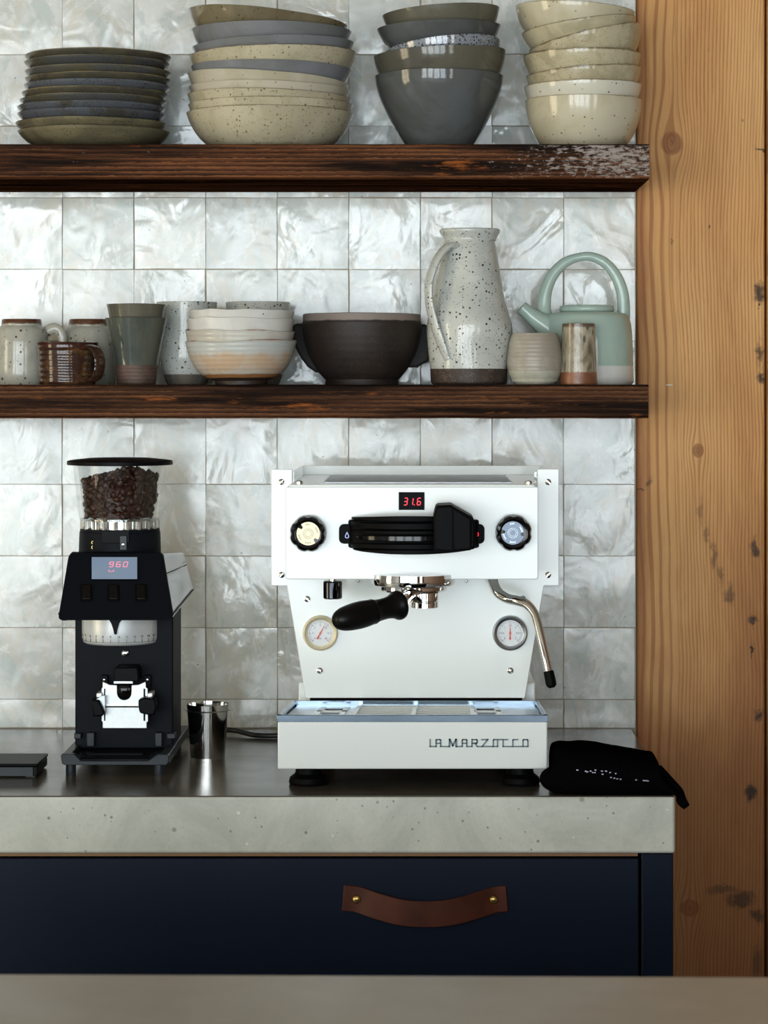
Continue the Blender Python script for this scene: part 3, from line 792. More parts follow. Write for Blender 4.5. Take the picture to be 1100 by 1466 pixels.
DEEP = [(0, 0), (.47, 0), (.485, .015), (.57, .13), (.72, .34), (.88, .62), (.97, .84), (1.0, 1.0)]
ROUND_IN = [(0, 0), (.50, 0), (.56, .03), (.72, .20), (.87, .48), (.935, .70), (.975, .87), (1.0, 1.0)]
g = 'grey deep bowls stacked in the middle of the upper shelf'
deeps = [
 (547, 24, 715.6, 11.5, 'deep_olive', .085, 'olive grey deep bowl on top of the middle stack, tilted up to the right'),
 (540, 43, 717, 37, 'deep_grey', .085, 'grey deep bowl second from the top of the middle stack'),
 (551, 78, 716, 59, 'oilspot', .075, 'silvery oil spotted deep bowl tilted in the middle stack'),
 (535, 82, 724, 73, 'deep_olive', .098, 'olive grey deep bowl just above the bottom one'),
 (537, 109, 721, 109, 'deep_grey', .106, 'large grey deep bowl at the bottom of the middle stack')]
for i, (a, b, c, d, m, H, lab) in enumerate(deeps):
    from_rim('deep_bowl', lab, 'bowl', g, M[m], a, b, c, d, ROUND_IN if i < 2 else DEEP, .056 if i == 0 else .042 if i == 1 else H, t=.0034 if i == 4 else .0026, wob=wobble(i*4.7+1, .0008, .0008, H), zfix=S1+.0003 if i == 4 else None, roll=-4.5 if i == 2 else 0)

ROUND = [(0, 0), (.60, 0), (.68, .05), (.82, .25), (.93, .53), (.985, .8), (1.0, 1.0)]
ROUND_IN = [(0, 0), (.50, 0), (.56, .03), (.72, .20), (.87, .48), (.945, .70), (.982, .87), (1.0, 1.0)]
g = 'cream deep bowls stacked at the right end of the upper shelf'
rounds = [
 (738.4, 9, 909, 19, 'creamy_top', .069, 'pale cream bowl on top of the right hand stack, tilted down to the right'),
 (747, 49, 910, 25, 'creamy_mottled_low', .069, 'beige mottled bowl second from the top, tilted up to the right'),
 (757, 73, 917, 35, 'creamy_mottled', .069, 'strongly tilted beige bowl showing only at the right, third from the top'),
 (749, 80.5, 918, 78, 'creamy_mottled', .066, 'cream bowl with brown mottled rim in the middle of the right hand stack'),
 (753.5, 110, 917.6, 97, 'creamy_mottled', .066, 'beige bowl showing as a thin sliver above the off white bowl'),
 (751, 125, 918.6, 122, 'creamy_white', .068, 'off white bowl second from the bottom of the right hand stack'),
 (752, 144, 919.7, 144, 'creamy', .0718, 'cream bowl at the bottom of the right hand stack on the weathered shelf end')]
for i, (a, b, c, d, m, H, lab) in enumerate(rounds):
    from_rim('round_bowl', lab, 'bowl', g, M[m], a, b, c, d, ROUND if i == 6 else ROUND_IN, H if i == 6 else .046 if i == 1 else .057, t=.0032 if i == 6 else .0024, wob=wobble(i*6.3+4, .001, .001, H), zfix=S1+.0003 if i == 6 else None)

M_rubber = plain('black_cable_rubber', rgb(22, 22, 22), .45)
bm = NB()
pts = [(-.99, -.012, S1+.003), (X(150, 3.76), -.012, S1+.003), (X(218, 3.75), -.015, S1+.003), (X(240, 3.71), -.06, S1+.0040), (X(262, 3.69), -.08, S1+.0095), (X(290, 3.72), -.05, S1+.0095), (X(325, 3.75), -.012, S1+.004), (X(520, 3.76), -.011, S1+.003)]
tube(bm, pts, .0028, 12)
tag(obj('power_cord', bm, M_rubber), 'thin black cord lying behind the stacks on the upper shelf', 'cord')

# ---------------------------------------------------------------- lower shelf
SP = rgb(46, 38, 34)
M['white_speck'] = ceramic('white_speckled_glaze', rgb(198, 200, 192), rgb(184, 188, 181), 12, specks=[(220, .38, .5, SP), (420, .34, .5, rgb(92, 78, 62))], rough=.14)
M['mug_white'] = ceramic('white_mug_glaze', rgb(176, 174, 160), rgb(156, 156, 144), 14, specks=[(150, .32, .4, SP), (260, .3, .3, rgb(92, 78, 62))], rim=(.084, .0875, rgb(84, 54, 36)), rough=.14)
M['mug_white2'] = ceramic('white_mug_handle_glaze', rgb(178, 174, 158), rgb(160, 158, 144), 14, specks=[(150, .32, .4, SP)], rough=.14)
M['mug_brown'] = ceramic('brown_tenmoku', rgb(58, 40, 31), rgb(96, 68, 38), 40, .5, .68, fine=(420, .3, rgb(36, 20, 14)), rim=(.048, .053, rgb(62, 34, 26)), rough=.14, rings=40, brings=.4)
M['green'] = ceramic('grey_green_glaze', rgb(84, 86, 76), rgb(70, 76, 70), 12, specks=[(115, .16, .10, rgb(28, 26, 24))], rough=.1, bumpy=.15)
M['clay_brown'] = ceramic('bare_brown_clay', rgb(92, 72, 62), rgb(78, 60, 52), 30, fine=(600, .25, rgb(60, 46, 40)), rough=.6, rings=60, brings=.4)
M['clay_grey'] = ceramic('bare_grey_clay', rgb(112, 106, 94), rgb(96, 90, 80), 30, fine=(600, .3, rgb(70, 64, 56)), rough=.8)
M['rust'] = ceramic('rust_washed_glaze', rgb(186, 188, 182), rgb(190, 164, 136), 16, .40, .56, streak=True, varz=(.036, .046, .03), rim=(.0590, .0605, rgb(150, 92, 56)), bands=[(.0135, rgb(150, 104, 66), .0), (.0085, rgb(44, 32, 26), .3)], rough=.22, rings=50, brings=.3)
M['rust2'] = ceramic('rust_rimmed_glaze', rgb(196, 194, 184), rgb(186, 180, 166), 20, rim=(.0590, .0612, rgb(156, 98, 62)), rough=.2, rings=50, brings=.25)
M['offwhite'] = ceramic('off_white_glaze', rgb(216, 214, 207), rgb(204, 202, 195), 12, specks=[(115, .14, .10, rgb(110, 96, 82))], rough=.2)
M['brown_bowl'] = ceramic('dark_brown_clay_bowl', rgb(36, 26, 19), rgb(28, 20, 15), 14, fine=(520, .22, rgb(84, 64, 48)), rim=(.0885, .0905, rgb(128, 116, 108)), rough=.6, rings=30, brings=.12, mottle=(rgb(34, 26, 22), 30, .5, .7))
M['dark_clay'] = ceramic('dark_base_clay', rgb(62, 50, 42), rgb(50, 40, 34), 30, fine=(420, .28, rgb(128, 108, 90)), rough=.6)
M['grey_cup'] = ceramic('taupe_glaze', rgb(152, 144, 130), rgb(164, 158, 146), 22, rings=55, brings=.2, rough=.35)
M['pale_clay'] = ceramic('pale_clay', rgb(170, 168, 152), rgb(160, 158, 142), 30, fine=(500, .25, rgb(140, 136, 120)), rough=.7)
M['celadon'] = ceramic('celadon_glaze', rgb(166, 186, 174), rgb(154, 176, 164), 9, fine=(300, .12, rgb(120, 138, 124)), rough=.12, bumpy=.15)
M['teapot_base'] = ceramic('bare_white_clay', rgb(206, 206, 200), rgb(198, 198, 192), 20, rough=.35)
def mat_mottle():
    t = NT('brown_drip_glaze'); v, rv = t.randvec()
    st = t.map(v, (1, 1, .45))
    n = t.noise(60, st, 6, .65, 1.0)
    colr = t.ramp(n, [(.3, rgb(88, 76, 56)), (.48, rgb(146, 136, 114)), (.62, rgb(172, 164, 144)), (.78, rgb(120, 106, 84))])
    vo = t.voro(95, st); s_ = t.new('ShaderNodeSeparateColor'); t.link(vo.outputs['Color'], s_.inputs[0])
    r_ = t.math('MULTIPLY', t.math('GREATER_THAN', s_.outputs[0], .45), .30)
    m = t.math('MULTIPLY', t.step(t.math('SUBTRACT', r_, vo.outputs['Distance']), -.02, .1), t.math('GREATER_THAN', r_, .1))
    colr = t.mix(t.math('MULTIPLY', m, .75), colr, rgb(62, 56, 48))
    z = t.sep()[2]
    colr = t.mix(t.step(z, .078, .0815), colr, rgb(96, 82, 66))
    return t.fin(colr, .15, t.bump(m, -.5, .0012, t.bump(n, .3, .001)))
M['drip'] = mat_mottle()
M['clay_orange'] = ceramic('orange_clay', rgb(142, 94, 64), rgb(118, 76, 52), 24, specks=[(300, .2, .15, rgb(60, 44, 36))], rough=.35)

D2 = 3.64
def z2(py, D=D2): return (550-py)*D/F
def h2(py, D): return Z(py, D)-S2
def split_vessel(name, label, cat, group, prof, zc, t, mat_body, mat_base, loc, n=7, seg=64, wob=None, zrot=0):
    """vessel whose bare clay base is a part of its own"""
    o = thing(name, label, cat, loc, group)
    full_ = shell(prof, t, n)
    top = max(range(len(full_)), key=lambda i: full_[i][1])
    outer = full_[:top+1]
    i = next(k for k, p in enumerate(outer) if p[1] > zc)
    a, b = outer[i-1], outer[i]; f = (zc-a[1])/(b[1]-a[1]); rc = a[0]+(b[0]-a[0])*f
    body = [(0, zc), (rc, zc)]+full_[i:]
    if full_[-1][1] < zc:
        # the hollow goes below the glaze line: open shell through both parts
        body = [(rc-t*.9, zc-.0), (rc, zc)]+full_[i:]
    bm = NB(); lathe(bm, body, seg, wob=wob); obj('body', bm, mat_body, o, local=True, sharp=50)
    base = outer[:i]+[(rc-.0004, zc), (rc-t, zc), (rc-t*1.6, .004), (0, .004)]
    bm = NB(); lathe(bm, base, seg, wob=wob); q = obj('clay_base', bm, mat_base, o, local=True, sharp=50)
    q['label'] = 'unglazed clay base'
    return o

def at2(px, D): return (X(px, D), Y(D), S2)
# upside-down white mugs: local z up, foot ring on top
def white_mug(cx, D, lab, handle, seed):
    o = thing('speckled_mug', lab, 'mug', at2(cx, D), 'white speckled mugs at the left of the lower shelf')
    H = h2(457, D)
    prof = [(.0375, 0), (.039, .004), (.0385, .03), (.0378, .06), (.0365, .074), (.033, .0805), (.0285, .0835), (.0282, H-.002), (.0272, H), (.024, H), (.023, H-.004), (0, H-.004)]
    bm = NB(); lathe(bm, [(0, H-.012), (.02, H-.012), (.032, H-.022), (.0345, .05), (.0355, 0)][::1]+prof, 56)
    obj('body', bm, M['mug_white'], o, local=True, sharp=50)
    bm = NB(); a = handle
    c, s = math.cos(a), math.sin(a)
    pts = [(.033, .0735), (.045, .080), (.054, .075), (.0575, .062), (.055, .045), (.047, .031), (.036, .024)]
    tube(bm, [(r*c, r*s, z) for r, z in pts], [.0062, .0055, .005, .005, .005, .005, .006], 16, flat=(.75, 1.35), up=Vector((0, 0, 1)))
    obj('handle', bm, M['mug_white2'], o, local=True)
white_mug(31, 3.645, 'white speckled upside-down mug at the left edge, its handle toward the brown mug', 0.12, 1)
white_mug(127, 3.69, 'white speckled upside-down mug half hidden behind the dark green cups', 1.9, 2)
# small brown mug, handle turned to the front right
Dm = 3.585
mug = thing('brown_mug', 'short glossy brown ribbed mug in front of the white mugs', 'mug', at2(96.5, Dm))
H = h2(490.5, Dm)
bm = NB(); lathe(bm, shell([(0, 0), (.037, 0), (.039, .002), (.0395, .02), (.0403, .040), (.0408, .047), (.0418, .050), (.0432, H)], .0042, 5), 64, wob=wobble(4, .0015, .001, H))
obj('body', bm, M['mug_brown'], mug, local=True, sharp=50)
bm = NB(); a = math.radians(-42)
pts = [(.038, .051), (.052, .052), (.064, .044), (.069, .030), (.065, .014), (.054, .006), (.038, .010)]
tube(bm, [(r*math.cos(a), r*math.sin(a), z) for r, z in pts], [.006, .0056, .0052, .005, .005, .005, .006], 16, flat=(1.9, .55))
obj('handle', bm, M['mug_brown'], mug, local=True)
# green cups, one inside the other
Dg = 3.60; s_ = Dg/F
gp = [(0, 0), (26*s_, 0), (28*s_, .003), (31*s_, h2(522, Dg)), (36*s_, h2(495, Dg)), (41*s_, h2(470, Dg)), (44.2*s_, h2(455.5, Dg))]
split_vessel('green_cup', 'dark grey green tapered cup with bare brown base, holding a second cup', 'cup', 'nested green cups', gp, h2(522.5, Dg), .003, M['green'], M['clay_brown'], at2(195.3, Dg))
gp2 = [(r*.962, z) for r, z in gp]
l = at2(195.3, Dg)
split_vessel('green_cup', 'grey brown cup nested inside the dark green cup, only its rim showing', 'cup', 'nested green cups', gp2, h2(522.5, Dg), .003, M['deep_olive'], M['clay_brown'], (l[0], l[1], S2+h2(436, Dg)-h2(455.5, Dg)))
# white speckled tumblers
def tumbler(cx, D, R, lab, seed):
    s_ = D/F; k = R/43.5
    tp = [(0, 0), (27*s_*k, 0), (29*s_*k, .002), (33.5*s_*k, h2(536, D)), (38.5*s_*k, h2(518, D)), (40*s_*k, h2(500, D)), (41*s_*k, h2(466, D)), (43.5*s_*k, h2(433, D))]
    split_vessel('speckled_tumbler', lab, 'tumbler', 'white speckled tumblers behind the rust bowls', tp, h2(536, D), .003, M['white_speck'], M['clay_grey'], at2(cx, D))
tumbler(267.5, 3.68, 43.5, 'white speckled tumbler between the green cups and the rust rimmed bowls', 1)
tumbler(369.5, 3.705, 46, 'white speckled tumbler hidden behind the stacked rust rimmed bowls', 2)
# four small bowls
De = 3.568
SM = [(0, 0), (.47, 0), (.475, .06), (.50, .10), (.66, .19), (.82, .38), (.93, .66), (1.0, 1.0)]
g = 'small pale bowls stacked at the left of the lower shelf'
for i, (a, b, c, d, m, H, lab) in enumerate([
    (271, 444, 421.5, 446, 'offwhite', .060, 'off white small bowl on top of its stack on the lower shelf'),
    (268, 456, 422, 458.5, 'offwhite', .060, 'off white small bowl second from the top, above the rust rims'),
    (265.3, 473, 422.4, 475, 'rust2', .060, 'pale small bowl with thin rust rim, second from the bottom'),
    (265.3, 490.5, 425, 488.5, 'rust', h2(489.5, De), 'rust washed small bowl with drips at the bottom of its stack')]):
    from_rim('small_bowl', lab, 'bowl', g, M[m], a, b, c, d, SM, H, D=De, t=.003 if i == 3 else .0022, wob=wobble(i*3.9+11, .0014, .0034, H), zfix=S2+.0002 if i == 3 else None)
# dark brown lugged bowl
Db = 3.635; s_ = Db/F
big = thing('brown_bowl', 'wide dark brown earthen bowl with grey rim and two lugs', 'bowl', at2(518.3, Db))
H = h2(450.5, Db)
bp = [(0, 0), (53*s_, 0), (52*s_, .007), (54*s_, .0085), (64*s_, .020), (76*s_, .042), (83*s_, .065), (85.5*s_, h2(466, Db)), (84.6*s_, h2(460, Db)), (84.3*s_, H)]
bm = NB(); lathe(bm, shell(bp, .005, 6), 80, wob=wobble(21, .001, .0006, H)); obj('body', bm, M['brown_bowl'], big, local=True, sharp=50)
M_lug = ceramic('dark_lug_clay', rgb(20, 16, 13), rgb(16, 12, 10), 30, rough=.75)
for sg, xo in ((-1, 420.5), (1, 614.5)):
    bm = NB(); k = abs(xo-518.3)*s_
    px_ = [(434, 463), (421, 463), (419, 468), (419, 482), (423, 498), (431, 513), (440, 525), (452, 533)] if sg < 0 else [(602, 464), (611, 464), (614, 470), (617, 482), (616.5, 500), (615, 517), (606, 521), (598, 526)]
    out = [(.06, h2(462.9, Db))]+[(abs(X(a, Db)-X(518.3, Db)), h2(b, Db)) for a, b in px_]+[(.06, h2(px_[-1][1], Db))]
    loft(bm, [Vector((sg*x, .002, z)) for x, z in out], [Vector((sg*x, .034, z)) for x, z in out])
    obj('lug', bm, M_lug, big, local=True, bevel=.004, seg=3)
# speckled pitcher
Dp = 3.60; s_ = Dp/F; cx = 671.5
pit = thing('speckled_pitcher', 'tall white speckled stoneware pitcher with dark base and side handle', 'pitcher', at2(cx, Dp))
H = h2(329, Dp)
pp = [(0, 0), (51*s_, 0), (54.5*s_, .004), (55.5*s_, h2(528, Dp)), (58*s_, h2(505, Dp)), (61.5*s_, h2(478, Dp)), (60.5*s_, h2(462, Dp)), (55*s_, h2(440, Dp)),
      (49*s_, h2(415, Dp)), (44*s_, h2(385, Dp)), (40*s_, h2(360, Dp)), (37.3*s_, h2(346, Dp)), (37.6*s_, h2(341, Dp)), (41.5*s_, h2(334, Dp)), (42.2*s_, h2(331, Dp)), (41.8*s_, H)]
def pw(r, z, a):
    n1 = pnoise(Vector((math.cos(a)*1.2, math.sin(a)*1.2, z*22+3)))
    k = math.exp(-((z-.075)/.05)**2)
    pull = 0.0
    if z > H-.016: pull = max(0, math.cos(a+.4))**6*.003
    return r*(1+.03*n1*k+.012*n1)+pull, z
full_ = shell(pp, .0045, 5); zc = h2(528, Dp)
out_i = next(k for k, p in enumerate(full_) if p[1] > zc)
bm = NB(); lathe(bm, [(.02, zc), (55.4*s_, zc)]+full_[out_i:-2]+[(.02, zc+.006), (.02, zc)], 80, wob=pw); 
bmesh.ops.remove_doubles(bm, verts=bm.verts, dist=1e-6)
obj('body', bm, M['white_speck'], pit, local=True, sharp=60)
bm = NB(); lathe(bm, full_[:out_i]+[(55.2*s_, zc), (0, zc)], 80, wob=pw); obj('clay_base', bm, M['dark_clay'], pit, local=True, sharp=60)['label'] = 'dark speckled bare clay base'
bm = NB()
hp = [((655, 352), .026), ((640, 354), .036), ((625, 373), .044), ((615, 402), .046), ((615, 432), .046), ((622, 462), .044), ((632, 492), .044), ((641, 515), .046)]
pts = [Vector((X(p[0], Dp-y)-X(cx, Dp), -y, Z(p[1], Dp-y)-S2)) for p, y in hp]
tube(bm, pts, [.0085, .0085, .0078, .0078, .0078, .008, .0085, .006], 20, flat=(.62, 1.25), up=Vector((0, 1, 0)))
obj('handle', bm, M['white_speck'], pit, local=True)
# rounded taupe cup
Dc = 3.575; s_ = Dc/F
cp = [(0, 0), (26*s_, 0), (29*s_, .002), (36*s_, .012), (39.7*s_, .027), (39.6*s_, .037), (36.5*s_, .058), (32.7*s_, h2(477.5, Dc))]
split_vessel('rounded_cup', 'small rounded taupe cup with pale base in front of the teapot spout', 'cup', None, cp, h2(531, Dc), .003, M['grey_cup'], M['pale_clay'], at2(765.5, Dc), wob=wobble(31, .001, .001, .07))
# mottled tumbler
s_ = Dc/F
mp = [(0, 0), (26.5*s_, 0), (27*s_, .002), (26.3*s_, h2(533, Dc)), (25.5*s_, h2(510, Dc)), (24.3*s_, h2(485, Dc)), (23.4*s_, h2(463.5, Dc))]
split_vessel('mottled_tumbler', 'narrow mottled brown and grey tumbler in front of the teapot', 'tumbler', None, mp, h2(533, Dc), .003, M['drip'], M['clay_orange'], at2(828.5, Dc))
# celadon teapot
Dt_ = 3.66; s_ = Dt_/F; tcx = 840.5
tp_ = thing('teapot', 'pale celadon green teapot with tall arched handle and white base', 'teapot', at2(tcx, Dt_))
zc = h2(524, Dt_)
prof = [(66.6*s_, zc), (66*s_, h2(505, Dt_)), (64.8*s_, h2(480, Dt_)), (62.5*s_, h2(462, Dt_)), (59*s_, h2(453, Dt_)), (53*s_, h2(448.5, Dt_)), (42*s_, h2(447, Dt_)), (20*s_, h2(447, Dt_)), (0, h2(447, Dt_))]
pr = catmull([(a, 0, b) for a, b in prof], 4)
bm = NB(); lathe(bm, [(0, zc)]+[(p.x, p.z) for p in pr][:-1]+[(0, h2(447, Dt_))], 72); obj('body', bm, M['celadon'], tp_, local=True, sharp=60)
bm = NB(); lathe(bm, [(0, 0), (64.5*s_, 0), (67*s_, .003), (67*s_, .01), (66.3*s_, zc), (0, zc)], 72); obj('clay_base', bm, M['teapot_base'], tp_, local=True, sharp=50)['label'] = 'unglazed white base'
zl = h2(447, Dt_); bm = NB()
lathe(bm, [(0, zl), (37.5*s_, zl), (39.2*s_, zl+.002), (39.4*s_, zl+.005), (38.2*s_, zl+.0085), (35*s_, zl+.0098), (0, zl+.0102)], 64); obj('lid', bm, M['celadon'], tp_, local=True, sharp=60)
hp = [(779.5, 452), (779, 440), (782, 416), (791.5, 394), (808, 376.5), (828, 368.5), (847, 367.5), (866, 376), (881, 393), (890, 414), (893, 436), (893, 456)]
bm = NB(); tube(bm, [(X(a, Dt_)-X(tcx, Dt_), 0, Z(b, Dt_)-S2) for a, b in hp],
                [9.5*s_, 8*s_, 7.2*s_, 6.6*s_, 5.8*s_, 5*s_, 5.2*s_, 6*s_, 6.6*s_, 7*s_, 7.3*s_, 7.5*s_], 20, flat=(1.25, 1), up=Vector((0, 1, 0)))
obj('handle', bm, M['celadon'], tp_, local=True)
bm = NB()
sp = [((796, 480), .010), ((782, 468), .014), ((768, 458), .016), ((756, 449), .017), ((746, 440.5), .018)]
pts = catmull([Vector((X(p[0], Dt_)-X(tcx, Dt_), -y, Z(p[1], Dt_)-S2)) for p, y in sp], 6)
rr = [v.x for v in catmull([(r*s_, 0, 0) for r in (24, 17.5, 13, 10.5, 9.8)], 6)]
tube(bm, pts, rr, 24, smooth=0, cap=False)
d = (pts[-1]-pts[-3]).normalized()
tube(bm, [pts[-1], pts[-1]+d*.0002, pts[-1]-d*.01], [rr[-1], rr[-1]*.8, rr[-1]*.72], 24, smooth=0, cap=True)
obj('spout', bm, M['celadon'], tp_, local=True)

# ================================================================ espresso machine
M_white = plain('white_enamel', rgb(232, 238, 236), .16, nscale=6, namt=.01, spec=.6)
M_chrome = plain('chrome', rgb(222, 222, 220), .05, 1.0, nscale=40, namt=.03)
M_steel = plain('brushed_steel', rgb(176, 182, 186), .3, 1.0, nscale=120, namt=.06, rvar=.06)
M_black = plain('black_plastic', rgb(7, 7, 8), .5, nscale=80, namt=.15, bump=.05, spec=.06)
M_blackg = plain('gloss_black', rgb(8, 8, 9), .12, nscale=40, namt=.1, spec=.3)
M_dark = plain('dark_gap', rgb(8, 8, 8), .8, spec=.05)
M_paleb = plain('pale_brass', rgb(222, 212, 180), .5, .55, nscale=200, namt=.05)
M_ink = plain('grey_ink', rgb(104, 122, 128), .5)
M_inkd = plain('dark_ink', rgb(60, 62, 64), .6)
M_face = plain('dial_face', rgb(224, 228, 230), .5)
M_red = plain('red_needle', rgb(214, 84, 62), .5)
def emis(name, c, s):
    t = NT(name); t.b.inputs['Base Color'].default_value = (0, 0, 0, 1)
    n = t.noise(300); t.link(t.mix(n, c, tuple(x*.9 for x in c[:3])+(1,)), t.b.inputs['Emission Color']); t.b.inputs['Emission Strength'].default_value = s
    return t.m
M_ledred = emis('red_led', rgb(255, 50, 70), 1.2)
M_ledblue = emis('pale_blue_led', rgb(190, 205, 255), .9)
def glass(name, tint=(1, 1, 1, 1), refl=1.0, hazy=0.0):
    t = NT(name)
    tr = t.new('ShaderNodeBsdfTransparent'); tr.inputs[0].default_value = tint
    gl = t.new('ShaderNodeBsdfGlossy'); gl.inputs['Roughness'].default_value = .03
    fr = t.new('ShaderNodeFresnel'); fr.inputs[0].default_value = 1.49
    nm = t.bump(t.noise(20), .05, .001); t.link(nm, fr.inputs['Normal']); t.link(nm, gl.inputs['Normal'])
    mx = t.new('ShaderNodeMixShader'); t.link(t.math('ADD', t.math('MULTIPLY', t.math('MINIMUM', fr.outputs[0], .35), refl), hazy, clamp=True), mx.inputs[0])
    t.link(tr.outputs[0], mx.inputs[1]); t.link(gl.outputs[0], mx.inputs[2]); t.link(mx.outputs[0], t.out.inputs['Surface'])
    return t.m
M_glass = glass('clear_polycarbonate', (.975, .98, .98, 1), .6)
M_lens = glass('gauge_lens', (.99, .99, .99, 1), .2)
M_acryl = glass('clear_acrylic_rail', (.95, .97, .975, 1), 1.0, .05)

DT, DP, DH, DB_ = 3.20, 3.345, 3.24, 3.60
em = thing('espresso_machine', 'white home espresso machine with black lever group and two gauges on the worktop', 'espresso machine', (X(592, 3.4), Y(3.4), CT))
def E(name, bm, mat, par=None, **k): return obj(name, bm, mat, par or em, **k)

# drip tray housing
bm = NB(); zb, zt_ = Z(1101, DT), Z(1033, DT)
A = [Vector((X(397.5, DT), Y(DT), z)) for z in (zb, zt_)]+[Vector((X(784, DT), Y(DT), z)) for z in (zt_, zb)]
ztop = Z(1023.5, DT)
xl0, xr0, xl1, xr1 = X(397.5, DT), X(784, DT), X(421, DP), X(770.5, DP)
def quadbox(bm, xa, xb, ya, xc, xd, yb, z0, z1):
    loft(bm, [Vector((xa, ya, z0)), Vector((xb, ya, z0)), Vector((xd, yb, z0)), Vector((xc, yb, z0))],
         [Vector((xa, ya, z1)), Vector((xb, ya, z1)), Vector((xd, yb, z1)), Vector((xc, yb, z1))])
quadbox(bm, xl0, xr0, Y(DT), xl1, xr1, Y(DP+.02), zb, zt_)
tray = E('drip_tray', bm, M_white, bevel=.0018, seg=3)
bm = NB(); e = .0008; rimw = .0075; lip = ztop
# steel rim: four flat bars with a folded front strip
quadbox(bm, xl0-e, xr0+e, Y(DT)-e, xl0-e, xr0+e, Y(DT)+.0012, zt_-.0005, lip)
quadbox(bm, xl0-e, xr0+e, Y(DT)-e, xl0-e, xr0+e, Y(DT)+.006, lip-.0012, lip)
for (a0, a1, s) in ((xl0, xl1, 1), (xr0, xr1, -1)):
    q = [(a0-s*e, Y(DT)), (a0+s*.005, Y(DT)), (a1+s*.004, Y(DP)), (a1-s*e, Y(DP))]
    loft(bm, [Vector((x, y, zt_)) for x, y in q], [Vector((x, y, lip)) for x, y in q])
quadbox(bm, xl1, xr1, Y(DP)-.004, xl1, xr1, Y(DP)-.001, zt_, lip+.0005)
obj('steel_rim', bm, plain('polished_steel_strip', rgb(150, 166, 182), .15, 1.0, nscale=14, namt=.1, rvar=.04), tray, bevel=.0005)['label'] = 'polished steel rim strip'
bm = NB()   # sunken grate
gz = lip-.005
fx = lambda u, v: (xl0+(xr0-xl0)*u)*(1-v)+(xl1+(xr1-xl1)*u)*v
fy = lambda v: Y(DT)+.004+(DP-DT-.008)*v
N = 40; slots = []
def cellhole(u, v):
    for (a, b) in ((.145, .215), (.745, .815)):
        if a < u < b and (.22 < v < .42 or .54 < v < .76): return True
    return False
us = sorted(set([.02, .98, .145, .215, .745, .815]+[.02+.96*i/24 for i in range(25)])); vs_ = sorted(set([0, .22, .42, .54, .76, 1]))
G_ = {}
def gv(u, v):
    if (u, v) not in G_: G_[(u, v)] = bm.verts.new((fx(u, v), fy(v), gz))
    return G_[(u, v)]
for u0, u1 in zip(us, us[1:]):
    for v0, v1 in zip(vs_, vs_[1:]):
        if cellhole((u0+u1)/2, (v0+v1)/2): continue
        bm.faces.new((gv(u0, v0), gv(u1, v0), gv(u1, v1), gv(u0, v1)))
r_ = bmesh.ops.extrude_face_region(bm, geom=bm.faces[:]); bmesh.ops.translate(bm, verts=[x for x in r_['geom'] if isinstance(x, bmesh.types.BMVert)], vec=(0, 0, -.0015))
g_ = obj('drip_grate', bm, M_steel, tray); g_['label'] = 'polished steel drip grate with slots'
bm = NB()
for u in (.275, .50, .725):
    q = [(fx(u-.008, 0), fy(0)), (fx(u+.008, 0), fy(0)), (fx(u+.008, 1), fy(1)), (fx(u-.008, 1), fy(1))]
    loft(bm, [Vector((x, y, gz-.0005)) for x, y in q], [Vector((x, y, gz+.0022)) for x, y in q])
for k in range(7):
    v = .12+k*.125
    for (u0, u1) in ((.285, .49), (.51, .715)):
        tube(bm, [(fx(u0, v), fy(v), gz+.0006), (fx(u1, v), fy(v), gz+.0006)], .0011, 8, smooth=0)
for (a, b) in ((.145, .215), (.745, .815)):
    for (u0, u1, v0, v1) in ((a-.022, a-.004, .15, .82), (b+.004, b+.022, .15, .82), (a-.022, b+.022, .44, .52)):
        q = [(fx(u0, v0), fy(v0)), (fx(u1, v0), fy(v0)), (fx(u1, v1), fy(v1)), (fx(u0, v1), fy(v1))]
        loft(bm, [Vector((x, y, gz-.0003)) for x, y in q], [Vector((x, y, gz+.0012)) for x, y in q])
obj('grate_rib', bm, M_white, tray)['label'] = 'pale raised ribs and frames of the grate'
for (a, b) in ((.13, .23), (.73, .83)):
    bm = NB()
    q = [(fx(a, .1), fy(.1)), (fx(b, .1), fy(.1)), (fx(b, .9), fy(.9)), (fx(a, .9), fy(.9))]
    loft(bm, [Vector((x, y, gz-.0028)) for x, y in q], [Vector((x, y, gz-.0022)) for x, y in q])
    obj('slot_well', bm, M_dark, tray)
# lettering on the tray front, drawn as connected bars
bm = NB(); LY = Y(DT)-.0009
def stroke(pts, wd=1.9):
    for (x0, y0), (x1, y1) in zip(pts, pts[1:]):
        a = W(x0, y0, DT); b = W(x1, y1, DT); d = (b-a).normalized(); n_ = Vector((-d.z, 0, d.x))*(wd/2*DT/F)
        d = d*(wd/2*DT/F)
        q = [a+n_-d, b+n_+d, b-n_+d, a-n_-d]
        loft(bm, [Vector((p.x, LY, p.z)) for p in q], [Vector((p.x, LY+.0012, p.z)) for p in q])
T_, B_, MD = 1058.8, 1068.6, 1064
stroke([(616, T_), (616, B_), (624.5, B_)])
stroke([(624.5, B_), (624.5, T_+1), (625.5, T_), (630, T_), (631, T_+1), (631, B_)]); stroke([(624.5, MD), (631, MD)])
stroke([(631, B_), (643.5, B_)])
stroke([(643.5, B_), (644, T_), (648.5, B_-1.5), (653, T_), (653.5, B_)], 2.6)
stroke([(653.5, B_), (662, B_)])
stroke([(662, B_), (662, T_+1), (663, T_), (667.5, T_), (668.5, T_+1), (668.5, B_)]); stroke([(662, MD), (668.5, MD)])
stroke([(668.5, B_), (676, B_)])
stroke([(676, B_), (676, T_), (682.5, T_), (683.3, T_+1), (683.3, MD-1), (682.5, MD), (676, MD)]); stroke([(680, MD), (683.5, B_)])
stroke([(683.5, B_), (690, B_)])
stroke([(690, T_), (698.5, T_), (690.5, B_), (706.5, B_)], 2.1)
